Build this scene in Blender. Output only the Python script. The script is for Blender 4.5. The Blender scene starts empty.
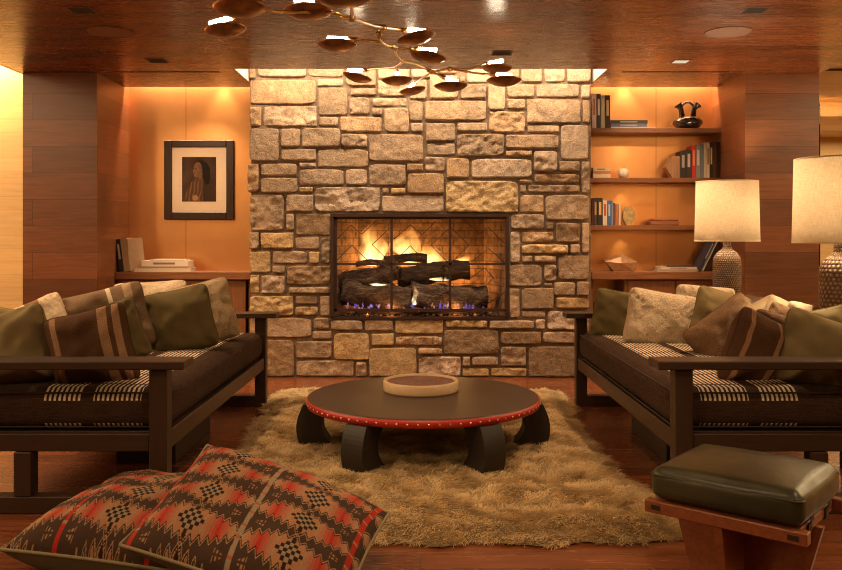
import bpy, math, random
import numpy as np
from mathutils import Vector, Matrix, noise, Euler

random.seed(7); np.random.seed(7)
SC = bpy.context.scene
COL = SC.collection
PI = math.pi
F = 826.0; CX = 421.0; HY = 237.0; CH = 1.2          # focal length in pixels, principal point, eye height

def P(px, py, d):
    return Vector(((px-CX)*d/F, d, CH-(py-HY)*d/F))

# ------------------------------------------------------------------ materials
class NT:
    def __init__(s, name):
        s.m = bpy.data.materials.new(name); s.m.use_nodes = True
        s.t = s.m.node_tree; s.t.nodes.clear()
        s.out = s.t.nodes.new('ShaderNodeOutputMaterial')
    def n(s, typ, **kw):
        x = s.t.nodes.new(typ)
        for k, v in kw.items():
            if k.startswith('i_'):
                key = k[2:]
                key = int(key) if key.isdigit() else key.replace('_', ' ')
                s.put(x.inputs[key], v)
            else: setattr(x, k, v)
        return x
    def put(s, inp, v):
        if isinstance(v, bpy.types.NodeSocket): s.t.links.new(v, inp)
        elif isinstance(v, bpy.types.Node): s.t.links.new(v.outputs[0], inp)
        else: inp.default_value = v
    def math(s, op, a, b=None, c=None):
        x = s.n('ShaderNodeMath', operation=op)
        s.put(x.inputs[0], a)
        if b is not None: s.put(x.inputs[1], b)
        if c is not None: s.put(x.inputs[2], c)
        return x.outputs[0]
    def mix(s, f, a, b, mode='MIX'):
        x = s.n('ShaderNodeMix', data_type='RGBA', blend_type=mode)
        s.put(x.inputs[0], f); s.put(x.inputs[6], a); s.put(x.inputs[7], b)
        return x.outputs[2]
    def ramp(s, f, stops, interp='LINEAR'):
        x = s.n('ShaderNodeValToRGB'); x.color_ramp.interpolation = interp
        e = x.color_ramp.elements
        while len(e) < len(stops): e.new(0.5)
        for i, (p, c) in enumerate(stops):
            e[i].position = p; e[i].color = c if len(c) == 4 else (*c, 1)
        s.put(x.inputs[0], f); return x.outputs[0]
    def coord(s, kind='Object'): return s.n('ShaderNodeTexCoord').outputs[kind]
    def map(s, v, scale=(1,1,1), loc=(0,0,0), rot=(0,0,0)):
        x = s.n('ShaderNodeMapping'); s.put(x.inputs[0], v)
        x.inputs['Scale'].default_value = scale; x.inputs['Location'].default_value = loc; x.inputs['Rotation'].default_value = rot
        return x.outputs[0]
    def noise(s, v, scale, detail=4, rough=.5, dist=0):
        x = s.n('ShaderNodeTexNoise'); s.put(x.inputs['Vector'], v)
        x.inputs['Scale'].default_value = scale; x.inputs['Detail'].default_value = detail
        x.inputs['Roughness'].default_value = rough; x.inputs['Distortion'].default_value = dist
        return x.outputs['Fac']
    def bump(s, h, strength, dist=.01, normal=None):
        x = s.n('ShaderNodeBump'); s.put(x.inputs['Height'], h)
        x.inputs['Strength'].default_value = strength; x.inputs['Distance'].default_value = dist
        if normal is not None: s.put(x.inputs['Normal'], normal)
        return x.outputs[0]
    def bsdf(s, color, rough=.5, metal=0, normal=None, **kw):
        x = s.n('ShaderNodeBsdfPrincipled')
        s.put(x.inputs['Base Color'], color if not isinstance(color, tuple) else (*color[:3], 1))
        s.put(x.inputs['Roughness'], rough); s.put(x.inputs['Metallic'], metal)
        if normal is not None: s.put(x.inputs['Normal'], normal)
        for k, v in kw.items(): s.put(x.inputs[k.replace('_', ' ')], v)
        return x
    def done(s, shader, vol=None):
        if shader is not None: s.t.links.new(shader.outputs[0] if isinstance(shader, bpy.types.Node) else shader, s.out.inputs[0])
        if vol is not None: s.t.links.new(vol.outputs[0], s.out.inputs[1])
        return s.m

def c4(c): return (*c, 1)
def mul(c, k): return tuple(min(1, x*k) for x in c)

def swz(t, axes):
    """object coordinates with the axes reordered, so that texture x runs along the boards"""
    sp = t.n('ShaderNodeSeparateXYZ'); t.put(sp.inputs[0], t.coord())
    cb = t.n('ShaderNodeCombineXYZ')
    for i, a in enumerate(axes): t.put(cb.inputs[i], sp.outputs['XYZ'.index(a)])
    return cb.outputs[0]

def mat_planks(name, col, axes='XYZ', length=1.6, width=.14, rough=.35, var=.35, groove=.6, grain=1.0, coat=0.0, spec=.5):
    t = NT(name); v = swz(t, axes)
    br = t.n('ShaderNodeTexBrick'); t.put(br.inputs['Vector'], v)
    br.offset = .37; br.offset_frequency = 2; br.squash = 1
    br.inputs['Color1'].default_value = (0, 0, 0, 1); br.inputs['Color2'].default_value = (1, 1, 1, 1)
    br.inputs['Mortar'].default_value = (.5, .5, .5, 1)
    br.inputs['Scale'].default_value = 1; br.inputs['Mortar Size'].default_value = .0016
    br.inputs['Mortar Smooth'].default_value = .3
    br.inputs['Brick Width'].default_value = length; br.inputs['Row Height'].default_value = width
    vs = t.n('ShaderNodeVectorMath', operation='ADD'); t.put(vs.inputs[0], v)
    sc_ = t.n('ShaderNodeVectorMath', operation='SCALE'); t.put(sc_.inputs[0], br.outputs[0]); sc_.inputs['Scale'].default_value = 7.3
    t.put(vs.inputs[1], sc_.outputs[0])
    g1 = t.noise(t.map(vs.outputs[0], (2.0, 26, 26)), 1.6, 6, .62, .6)
    g2 = t.noise(t.map(vs.outputs[0], (4, 130, 130)), 1.0, 3, .5)
    base = t.ramp(t.math('ADD', t.math('MULTIPLY', g1, .75), t.math('MULTIPLY', g2, .25)),
                  [(.28, mul(col, 1-.42*grain)), (.5, col), (.75, mul(col, 1+.40*grain))])
    pv = t.math('ADD', t.math('MULTIPLY', br.outputs[0], var*2), 1-var)
    cc = t.n('ShaderNodeCombineColor')
    for i in range(3): t.put(cc.inputs[i], pv)
    base = t.mix(1.0, base, cc.outputs[0], 'MULTIPLY')
    base = t.mix(t.math('MULTIPLY', br.outputs['Fac'], groove), base, c4(mul(col, .15)))
    h = t.math('SUBTRACT', t.math('MULTIPLY', g2, .25), br.outputs['Fac'])
    nb = t.bump(h, .12, .002)
    rg = t.math('ADD', t.math('MULTIPLY', g1, .25), rough-.12)
    b = t.bsdf(base, rg, 0, nb, Coat_Weight=coat, Coat_Roughness=.12)
    b.inputs['Specular IOR Level'].default_value = spec
    return t.done(b)

def mat_wood(name, col, axes='XYZ', rough=.4, grain=1.0, scale=1.0):
    t = NT(name); v = swz(t, axes)
    g1 = t.noise(t.map(v, (1.8*scale, 24*scale, 24*scale)), 2.0, 6, .6, .5)
    g2 = t.noise(t.map(v, (5*scale, 160*scale, 160*scale)), 1.0, 3)
    base = t.ramp(t.math('ADD', t.math('MULTIPLY', g1, .7), t.math('MULTIPLY', g2, .3)),
                  [(.25, mul(col, 1-.45*grain)), (.5, col), (.78, mul(col, 1+.4*grain))])
    return t.done(t.bsdf(base, t.math('ADD', t.math('MULTIPLY', g1, .2), rough-.1), 0, t.bump(g2, .15, .002), Specular_IOR_Level=.35))

def mat_plain(name, col, rough=.5, metal=0, nscale=60, var=.12, bump=.1, **kw):
    t = NT(name); v = t.coord()
    nz = t.noise(v, nscale, 4)
    base = t.ramp(nz, [(.3, mul(col, 1-var)), (.7, mul(col, 1+var))])
    return t.done(t.bsdf(base, rough, metal, t.bump(nz, bump, .002), **kw))

def mat_fabric(name, col, rough=.95, scale=260, var=.22, bump=.5, sheen=.0, col2=None, big=7):
    t = NT(name); v = t.coord('Object')
    w1 = t.noise(t.map(v, (1, 1, 4)), scale, 3, .6); w2 = t.noise(t.map(v, (4, 1, 1)), scale*.8, 3, .6)
    b = t.noise(v, big, 4)
    w = t.math('MULTIPLY', t.math('ADD', w1, w2), .5)
    c2 = col2 or mul(col, 1+var)
    base = t.ramp(t.math('ADD', t.math('MULTIPLY', w, .8), t.math('MULTIPLY', b, .2)), [(.36, mul(col, 1-var)), (.62, c2)])
    return t.done(t.bsdf(base, rough, 0, t.bump(w, bump, .003), Sheen_Weight=0.0, Specular_IOR_Level=.15))

def mat_fleece(name, col, scale=42, var=.3, dist=.012):
    t = NT(name); v = t.coord('Object')
    n1 = t.noise(v, scale, 5, .65, 1.2); n2 = t.noise(v, scale*5, 3, .7)
    base = t.ramp(t.math('ADD', t.math('MULTIPLY', n1, .7), t.math('MULTIPLY', n2, .3)), [(.3, mul(col, 1-var)), (.65, mul(col, 1+var*.4))])
    nb = t.bump(n2, .6, .004, t.bump(n1, .9, dist))
    return t.done(t.bsdf(base, 1, 0, nb, Sheen_Weight=0.0, Specular_IOR_Level=.1))

def mat_uvbands(name, base, bands, scale=220):
    """bands woven across a cushion: (from, to, colour) in the cushion's own u"""
    t = NT(name); uv = t.n('ShaderNodeSeparateXYZ'); t.put(uv.inputs[0], t.coord('UV'))
    u = uv.outputs[0]
    v = t.coord('Object')
    w = t.noise(v, scale, 3, .6)
    col = t.ramp(w, [(.35, mul(base, .78)), (.65, mul(base, 1.2))])
    for a, b, c in bands:
        f = t.math('MULTIPLY', t.math('GREATER_THAN', u, a), t.math('LESS_THAN', u, b))
        col = t.mix(f, col, t.ramp(w, [(.35, mul(c, .7)), (.65, mul(c, 1.15))]))
    return t.done(t.bsdf(col, .95, 0, t.bump(w, .6, .004), Sheen_Weight=0.0, Specular_IOR_Level=.15))

def mat_vcol(name, rough=.8, bumpscale=300, bump=.4, sheen=.2, dist=.003, extra=0):
    t = NT(name)
    a = t.n('ShaderNodeVertexColor'); a.layer_name = 'tint'
    v = t.coord(); n1 = t.noise(v, bumpscale, 5, .65)
    col = a.outputs[0]
    col = t.mix(1.0, col, t.ramp(n1, [(.3, (.68, .68, .68)), (.7, (1.28, 1.28, 1.28))]), 'MULTIPLY')
    h = n1
    nb = t.bump(n1, bump, dist)
    if extra:
        n2 = t.noise(v, extra, 6, .7, .4)
        col = t.mix(1.0, col, t.ramp(n2, [(.28, (.64, .60, .56)), (.48, (.98, .98, .98)), (.72, (1.35, 1.30, 1.2))]), 'MULTIPLY')
        nb = t.bump(n2, .6, dist*4, nb)
    return t.done(t.bsdf(col, rough, 0, nb, Sheen_Weight=0.0, Specular_IOR_Level=.2))

def mat_emit(name, col, s):
    t = NT(name); e = t.n('ShaderNodeEmission'); e.inputs[0].default_value = c4(col); e.inputs[1].default_value = s
    return t.done(e)

M = {}
CEIL = (.155, .058, .024)
M['ceiling'] = mat_planks('ceiling boards', (.125, .038, .013), 'XYZ', 2.6, .125, .27, .38, .9, 1.3, spec=.45)
M['floor'] = mat_planks('floor boards', (.17, .050, .018), 'XYZ', 1.9, .13, .24, .30, .7)
M['pier'] = mat_planks('walnut boards', (.17, .058, .020), 'XZY', 2.3, .215, .38, .32, .95)
M['pier_side'] = mat_planks('walnut side boards', (.17, .058, .020), 'YZX', 2.3, .215, .38, .32, .95)
M['pale'] = mat_planks('pale oak boards', (.62, .42, .19), 'XZY', 1.8, .11, .45, .10, .4, .35)
M['pale_ceiling'] = mat_planks('pale oak ceiling', (.62, .42, .19), 'XYZ', 1.8, .11, .45, .08, .4, .35)
M['pale_side'] = mat_planks('pale oak side', (.62, .42, .19), 'YZX', 1.8, .11, .45, .08, .4, .35)
M['cab'] = mat_wood('cabinet walnut', (.23, .095, .038), 'XZY', .38)
M['cab_v'] = mat_wood('cabinet walnut upright grain', (.23, .095, .038), 'ZXY', .38)
M['shelfwood'] = mat_wood('shelf walnut', (.20, .08, .032), 'XYZ', .36)
M['darkwood'] = mat_wood('dark stained wood', (.050, .028, .016), 'XYZ', .42, .5)
M['darkwood_y'] = mat_wood('dark stained wood y', (.050, .028, .016), 'YXZ', .42, .5)
M['darkwood_z'] = mat_wood('dark stained wood z', (.050, .028, .016), 'ZXY', .42, .5)
M['ottwood'] = mat_wood('cherry wood', (.27, .085, .032), 'XZY', .36)
M['ottwood_x'] = mat_wood('cherry wood x', (.27, .085, .032), 'YXZ', .36)
M['plug'] = mat_plain('dark wood plug', (.03, .015, .01), .5)
M['black'] = mat_plain('black lacquer', (.022, .016, .012), .45)
M['iron'] = mat_plain('blackened iron', (.06, .028, .016), .55, .5)
M['brass'] = mat_plain('aged brass', (.62, .40, .15), .28, 1.0, 90, .2, .1)
M['dish'] = mat_plain('bronze dish', (.32, .15, .065), .34, 1.0, 24, .35, .15)
M['plaster'] = mat_plain('white plaster', (.85, .78, .66), .9)
M['dark_gap'] = mat_plain('dark recess', (.012, .008, .006), .9)
M['grille'] = mat_plain('grille', (.15, .058, .023), .6)

def mat_copper():
    t = NT('burnished copper sheet'); v = t.coord()
    n1 = t.noise(v, 1.6, 2, .5); n3 = t.noise(v, 9, 3, .5)
    c = t.ramp(t.math('ADD', t.math('MULTIPLY', n1, .7), t.math('MULTIPLY', n3, .3)), [(0, (.62, .28, .10)), (1, (.88, .46, .18))])
    sp = t.n('ShaderNodeSeparateXYZ'); t.put(sp.inputs[0], v)
    seam = t.math('LESS_THAN', t.math('ABSOLUTE', t.math('SUBTRACT', t.math('ABSOLUTE', sp.outputs[0]), 2.12)), .004)
    c = t.mix(t.math('MULTIPLY', seam, .6), c, (.30, .13, .05, 1))
    r = .31
    wv = t.noise(t.map(v, (.8, .8, 9)), 1.0, 1, .4)
    x = t.bsdf(c, r, .76, t.bump(wv, .04, .02))
    return t.done(x)
M['copper'] = mat_copper()
M['stone'] = mat_vcol('sandstone', .92, 110, .8, 0, .008, 16)
M['mortar'] = mat_plain('raked mortar', (.20, .135, .085), .95, 0, 50, .3, .6)

def mat_firebrick():
    t = NT('firebrick'); v = swz(t, 'XZY')
    br = t.n('ShaderNodeTexBrick'); t.put(br.inputs['Vector'], v)
    br.inputs['Color1'].default_value = (.30, .165, .08, 1); br.inputs['Color2'].default_value = (.20, .105, .05, 1); br.inputs['Mortar'].default_value = (.13, .07, .035, 1)
    br.inputs['Scale'].default_value = 1; br.inputs['Brick Width'].default_value = .2; br.inputs['Row Height'].default_value = .07; br.inputs['Mortar Size'].default_value = .006
    n = t.noise(t.coord(), 18, 5, .7)
    c = t.mix(1.0, br.outputs[0], t.ramp(n, [(.3, (.3, .3, .3)), (.7, (1.5, 1.5, 1.5))]), 'MULTIPLY')
    return t.done(t.bsdf(c, .9, 0, t.bump(t.math('SUBTRACT', n, br.outputs['Fac']), .5, .006)))
M['firebrick'] = mat_firebrick()

# ------------------------------------------------------------------ mesh building
WM = {}                                                # world matrices of things by name
class MB:
    def __init__(s, M=None): s.v = []; s.f = []; s.M = M or Matrix(); s.sm = []; s.c = []; s.uv = []
    def add(s, vs, fs, smooth=False, col=None):
        o = len(s.v)
        s.v += [s.M @ Vector(p) for p in vs]
        s.f += [tuple(i+o for i in f) for f in fs]; s.sm += [smooth]*len(fs)
        if col is not None: s.c += [col]*len(vs) if not isinstance(col, list) else col
        return s
    def box(s, x0, x1, y0, y1, z0, z1, b=0, col=None):
        if b <= 0:
            vs = [(x, y, z) for x in (x0, x1) for y in (y0, y1) for z in (z0, z1)]
            return s.add(vs, [(0,1,3,2),(4,6,7,5),(0,4,5,1),(2,3,7,6),(0,2,6,4),(1,5,7,3)], False, col)
        # chamfered box
        hx, hy, hz = (x1-x0)/2, (y1-y0)/2, (z1-z0)/2; b = min(b, hx*.8, hy*.8, hz*.8)
        cx, cy, cz = (x0+x1)/2, (y0+y1)/2, (z0+z1)/2
        idx = {}; vs = []
        for sx in (-1, 1):
            for sy in (-1, 1):
                for sz in (-1, 1):
                    for ax in range(3):
                        h = [hx-b, hy-b, hz-b]; h[ax] += b
                        idx[(sx, sy, sz, ax)] = len(vs)
                        vs.append((cx+sx*h[0], cy+sy*h[1], cz+sz*h[2]))
        fs = []
        for ax in range(3):
            o = [a for a in range(3) if a != ax]
            for sg in (-1, 1):
                q = []
                for a, b_ in ((-1,-1), (1,-1), (1,1), (-1,1)):
                    k = [0,0,0]; k[ax] = sg; k[o[0]] = a; k[o[1]] = b_
                    q.append(idx[(*k, ax)])
                if (sg > 0) == (ax == 1): q.reverse()
                fs.append(tuple(q))
        for ax in range(3):            # edges parallel to ax
            o = [a for a in range(3) if a != ax]
            for a in (-1, 1):
                for b_ in (-1, 1):
                    def K(e, pax):
                        k = [0,0,0]; k[ax] = e; k[o[0]] = a; k[o[1]] = b_; return idx[(*k, pax)]
                    fs.append((K(-1, o[0]), K(1, o[0]), K(1, o[1]), K(-1, o[1])))
        for sx in (-1, 1):
            for sy in (-1, 1):
                for sz in (-1, 1): fs.append(tuple(idx[(sx, sy, sz, a)] for a in range(3)))
        return s.add(vs, fs, False, col)
    def prism(s, poly, axis, a, b):
        """poly: 2D points in the plane across axis, extruded from a to b"""
        def pt(p, h):
            if axis == 'x': return (h, p[0], p[1])
            if axis == 'y': return (p[0], h, p[1])
            return (p[0], p[1], h)
        n = len(poly)
        vs = [pt(p, a) for p in poly]+[pt(p, b) for p in poly]
        fs = [tuple(range(n)), tuple(range(2*n-1, n-1, -1))]+[(i, (i+1) % n, n+(i+1) % n, n+i) for i in range(n)]
        return s.add(vs, fs)
    def tube(s, pts, r, n=10, caps=True, smooth=True):
        pts = [Vector(p) for p in pts]; rs = r if isinstance(r, (list, tuple)) else [r]*len(pts)
        vs = []; fs = []; up = None
        for i, p in enumerate(pts):
            a = pts[max(0, i-1)]; b = pts[min(len(pts)-1, i+1)]
            d = (b-a).normalized()
            if up is None: up = d.orthogonal().normalized()
            up = (up - d*up.dot(d)).normalized(); w = d.cross(up)
            for k in range(n):
                t = 2*PI*k/n; vs.append(p+(up*math.cos(t)+w*math.sin(t))*rs[i])
        for i in range(len(pts)-1):
            for k in range(n):
                k2 = (k+1) % n
                fs.append((i*n+k, i*n+k2, (i+1)*n+k2, (i+1)*n+k))
        if caps: fs.append(tuple(range(n-1, -1, -1))); fs.append(tuple((len(pts)-1)*n+k for k in range(n)))
        return s.add(vs, fs, smooth)
    def lathe(s, c, prof, n=32, smooth=True, sx=1, sy=1):
        """prof: (radius, height) rows, revolved about a vertical axis through c"""
        vs = []; fs = []
        for r, z in prof:
            for k in range(n):
                t = 2*PI*k/n; vs.append((c[0]+r*sx*math.cos(t), c[1]+r*sy*math.sin(t), c[2]+z))
        for i in range(len(prof)-1):
            for k in range(n):
                k2 = (k+1) % n
                fs.append((i*n+k, i*n+k2, (i+1)*n+k2, (i+1)*n+k))
        return s.add(vs, fs, smooth)
    def rbox(s, half, r, n=(12, 12, 6), crown=0, wob=0, seed=0, puff=0, center=(0, 0, 0)):
        """rounded, slightly stuffed box about center"""
        hx, hy, hz = half; vs = []; fs = []; cache = {}
        def V(i, j, k):
            key = (i, j, k)
            if key in cache: return cache[key]
            p = Vector((hx*(2*i/n[0]-1), hy*(2*j/n[1]-1), hz*(2*k/n[2]-1)))
            q = Vector((max(-(hx-r), min(hx-r, p.x)), max(-(hy-r), min(hy-r, p.y)), max(-(hz-r), min(hz-r, p.z))))
            d = p-q
            o = q + (d.normalized()*r if d.length > 1e-9 else d)
            u, v, w = p.x/hx, p.y/hy, p.z/hz
            o.z += (crown if w > 0 else 0)*abs(w)*(1-u*u)*(1-v*v)
            o.x += puff*u*(1-w*w)*(1-v*v*.6); o.y += puff*v*(1-w*w)*(1-u*u*.6)
            if wob:
                nn = noise.noise_vector(Vector((o.x*4+seed, o.y*4, o.z*4)))
                o += nn*wob + noise.noise_vector(Vector((o.x*13+seed, o.y*13, o.z*13)))*wob*.35
            cache[key] = len(vs); vs.append(o+Vector(center)); return cache[key]
        def rng(m, r_, h):  # put grid lines evenly
            return range(m)
        for i in range(n[0]):
            for j in range(n[1]):
                fs.append((V(i,j,0), V(i,j+1,0), V(i+1,j+1,0), V(i+1,j,0)))
                fs.append((V(i,j,n[2]), V(i+1,j,n[2]), V(i+1,j+1,n[2]), V(i,j+1,n[2])))
        for i in range(n[0]):
            for k in range(n[2]):
                fs.append((V(i,0,k), V(i+1,0,k), V(i+1,0,k+1), V(i,0,k+1)))
                fs.append((V(i,n[1],k), V(i,n[1],k+1), V(i+1,n[1],k+1), V(i+1,n[1],k)))
        for j in range(n[1]):
            for k in range(n[2]):
                fs.append((V(0,j,k), V(0,j,k+1), V(0,j+1,k+1), V(0,j+1,k)))
                fs.append((V(n[0],j,k), V(n[0],j+1,k), V(n[0],j+1,k+1), V(n[0],j,k+1)))
        return s.add(vs, fs, True)
    def obj(s, name, mat, parent=None, label=None):
        inv = WM[parent.name].inverted() if parent is not None and parent.name in WM else Matrix()
        me = bpy.data.meshes.new(name)
        me.from_pydata([inv @ v for v in s.v], [], s.f); me.validate()
        if len(s.sm) == len(me.polygons): me.polygons.foreach_set('use_smooth', s.sm)
        if s.c:
            a = me.color_attributes.new('tint', 'FLOAT_COLOR', 'POINT')
            a.data.foreach_set('color', np.array([(*c[:3], 1) for c in s.c], dtype=np.float32).ravel())
        if s.uv:
            ul = me.uv_layers.new(name='UVMap'); arr = np.array(s.uv, dtype=np.float32)
            li = np.empty(len(me.loops), dtype=np.int32); me.loops.foreach_get('vertex_index', li)
            ul.data.foreach_set('uv', arr[li].ravel())
        me.materials.append(mat); me.update()
        o = bpy.data.objects.new(name, me); COL.objects.link(o)
        if parent is not None:
            o.parent = parent
            WM[o.name] = WM.get(parent.name, Matrix())
        if label: o['label'] = label
        return o

def thing(name, label, cat, loc=(0, 0, 0), group=None, kind=None):
    o = bpy.data.objects.new(name, None); COL.objects.link(o); o.location = loc; o.empty_display_size = .1
    o['label'] = label; o['category'] = cat
    if group: o['group'] = group
    if kind: o['kind'] = kind
    WM[o.name] = Matrix.Translation(loc)
    return o
def tag(o, label, cat, group=None, kind=None):
    o['label'] = label; o['category'] = cat
    if group: o['group'] = group
    if kind: o['kind'] = kind
    return o
def struct(o, label=None):
    o['kind'] = 'structure'
    if label: o['label'] = label
    o['category'] = o.name.split('_')[0].split('.')[0]
    return o

# ------------------------------------------------------------------ room shell
ZC = 2.53; YS = 7.05; YB = 7.45; YP = 6.70; XN = 2.63; XP = 3.23
m = MB(); m.box(-7, 7, -2.2, 10.5, -.1, 0)
struct(m.obj('floor', M['floor']), 'glossy red-brown plank floor')
m = MB()
T = .12
m.box(-XP, XP, -2.2, 6.54, ZC, ZC+T)
m.box(-XP, -1.48, 6.54, 7.33, ZC, ZC+T); m.box(1.48, XP, 6.54, 7.33, ZC, ZC+T)
struct(m.obj('ceiling', M['ceiling']), 'dark red-brown plank ceiling')
m = MB()                                               # lit recess round the chimney
m.box(-1.52, -1.476, 6.545, 7.5, ZC+.003, 2.9); m.box(1.476, 1.52, 6.545, 7.5, ZC+.003, 2.9)
m.box(-1.52, 1.52, 6.50, 6.54, ZC+T, 2.9); m.box(-1.52, 1.52, 6.5, 7.5, 2.9, 2.94)
m.box(-1.48, 1.48, 6.52, 6.54, ZC+.002, ZC+T)
struct(m.obj('trim_1', M['plaster']), 'white lit ceiling recess above the chimney')
for k, sx in ((2, -1), (3, 1)):                          # cove slots over the copper walls
    m = MB(); a, b = sorted((sx*1.46, sx*XN))
    m.box(a, b, 7.30, YB, 2.72, 2.76); m.box(a, b, 7.29, 7.33, ZC+T, 2.72)
    struct(m.obj('trim_%d' % k, M['plaster']), 'white lit cove over the copper wall')
for side, sx in (('left', -1), ('right', 1)):
    m = MB(); a, b = sorted((sx*1.40, sx*XN))
    m.box(a, b, YB, YB+.05, 0, 2.76)
    struct(m.obj('wall_back_'+side, M['copper']), 'burnished copper wall behind the niche')
    m = MB(); a, b = sorted((sx*XN, sx*XP))
    m.box(a, b, YP, YP+.03, 0, ZC)
    struct(m.obj('wall_pier_'+side, M['pier']), 'wide brown wood plank pier')
    m = MB()
    a, b = sorted((sx*XN, sx*(XN+.03))); m.box(a, b, YP+.03, 7.5, 0, 2.74)
    a, b = sorted((sx*(XP-.03), sx*XP)); m.box(a, b, YP+.03, 7.5, 0, 2.74)
    struct(m.obj('wall_'+side, M['pier_side']), 'brown wood plank side of the pier')
m = MB(); m.box(-7, 7, -2.3, -2.2, 0, 3.0); struct(m.obj('wall_front', M['pier']), 'wood wall')
m = MB(); m.box(-7, -XP, 7.0, 7.1, 0, 3.0); struct(m.obj('wall_far_left', M['pale']), 'pale oak plank wall glowing in the next room')
m = MB(); m.box(XP, 7, 10.4, 10.5, 0, 3.0); struct(m.obj('wall_far_right', M['pale']), 'pale oak plank wall at the far end of the next room')
m = MB(); m.box(-7.1, -7, -2.2, 10.5, 0, 3.0); struct(m.obj('wall_side_left', M['pale_side']))
m = MB(); m.box(7, 7.1, -2.2, 10.5, 0, 3.0); struct(m.obj('wall_side_right', M['pale_side']))
m = MB(); m.box(-7, -XP, -2.2, 7.0, 2.80, 2.9); m.box(-XP-.03, -XP, -2.2, 6.95, ZC, 2.8); struct(m.obj('ceiling_left_room', M['pale_ceiling']))
m = MB(); m.box(XP, 7, -2.2, 8.4, 2.62, 2.75); m.box(XP, 7, 8.9, 10.4, 2.45, 2.5); m.box(XP, 7, 8.9, 8.94, 2.35, 2.45); m.box(XP, 7, 8.4, 10.4, 2.9, 2.95)
struct(m.obj('ceiling_right_room', M['pale_ceiling']))

# ------------------------------------------------------------------ fireplace
K_ = 3.561
def S(ox, oy, rows):
    return [(ox+a/K_, oy+b/K_, ox+c/K_, oy+d/K_) for a, b, c, d in rows]
STONES = S(240, 60, [
 (28,20,58,66),(60,20,236,61),(238,20,371,61),(373,20,486,93),(272,63,370,94),(488,20,606,68),(608,20,705,64),(30,67,271,158),
 (275,96,385,198),(388,96,487,127),(489,70,599,129),(386,129,464,194),(468,131,596,166),(600,142,655,218),(601,68,640,140),
 (30,164,76,236),(78,160,274,237),(466,168,509,199),(511,168,604,258),(278,198,350,237),(353,197,507,257),(606,220,655,259),
 (30,240,139,363),(141,240,215,311),(217,238,358,311),(358,260,454,311),(456,260,655,363),(142,313,272,361),(274,314,459,383),
 (207,363,272,384),(23,366,67,472),(70,365,204,414),(70,416,206,475),(208,386,371,447),(373,386,455,447),(457,368,592,449),
 (208,449,261,474),(264,449,500,543),(503,452,533,479),(535,452,592,479),(32,476,157,610),(160,476,262,542),(160,544,193,608),(195,544,325,627)])
STONES += S(420, 60, [
 (642-641+30,52,138,140),(-30,20,60,50),(62,20,136,50),(138,20,298,38),(140,55,164,82),(165,40,298,81),(300,20,356,81),(358,20,439,80),(441,20,520,79),(522,20,612,80),
 (142,83,238,138),(240,83,307,179),(309,83,411,133),(413,82,571,133),(573,84,610,136),(16,141,239,217),(-16,66,28,140),
 (309,135,378,175),(380,136,576,226),(578,138,610,224),(245,179,378,259),(20,221,129,290),(131,218,243,256),(381,228,499,260),
 (501,228,606,355),(130,259,303,344),(22,292,127,341),(305,262,497,317),(303,319,402,346),(404,320,493,399),(16,343,90,398),(92,346,179,421),
 (181,348,402,421),(495,357,571,399),(574,357,609,475),(-48,365,14,397),(-46,400,87,477),(-138,480,87,544),(89,427,353,545),
 (353,423,404,439),(407,402,571,439),(355,442,382,475),(384,441,573,475),(355,477,445,545),(447,477,606,572),(322,547,445,604)])
STONES += S(240, 220, [
 (28,41,68,106),(70,42,191,104),(193,59,284,107),(286,60,323,157),(30,109,110,191),(112,108,240,158),(242,110,283,157),(112,160,161,192),
 (163,160,323,234),(31,193,70,264),(72,195,161,265),(172,236,322,265),(31,269,191,343),(193,268,279,304),(193,306,279,343),(281,268,323,345),
 (31,346,256,422),(258,346,319,391),(255,393,328,428),(321,354,438,396),(440,353,547,398),(549,353,727,409),(31,425,194,557),
 (196,430,328,496),(330,400,462,501),(465,402,549,451),(551,412,722,450),(196,498,407,558),(410,504,453,558),(457,454,632,558)])
STONES += S(420, 220, [
 (446,5,480,37),(482,7,573,81),(575,7,607,120),(318,38,360,154),(362,39,480,82),(362,84,531,122),(533,83,573,122),(361,124,405,154),(407,124,489,154),
 (491,124,606,215),(316,156,438,239),(440,156,490,221),(440,223,475,239),(477,218,556,272),(558,217,606,272),(316,242,359,350),(361,240,480,319),
 (483,274,606,319),(362,321,450,350),(452,322,560,394),(562,322,606,400),(88,354,242,387),(245,355,409,390),(411,352,450,393),
 (83,389,283,481),(285,395,435,446),(437,396,560,441),(562,402,606,446),(-8,453,81,481),(-7,484,148,558),(285,449,381,523),(385,448,606,560),
 (150,484,182,524),(184,484,282,522),(150,526,248,558),(251,525,383,560)])

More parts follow.
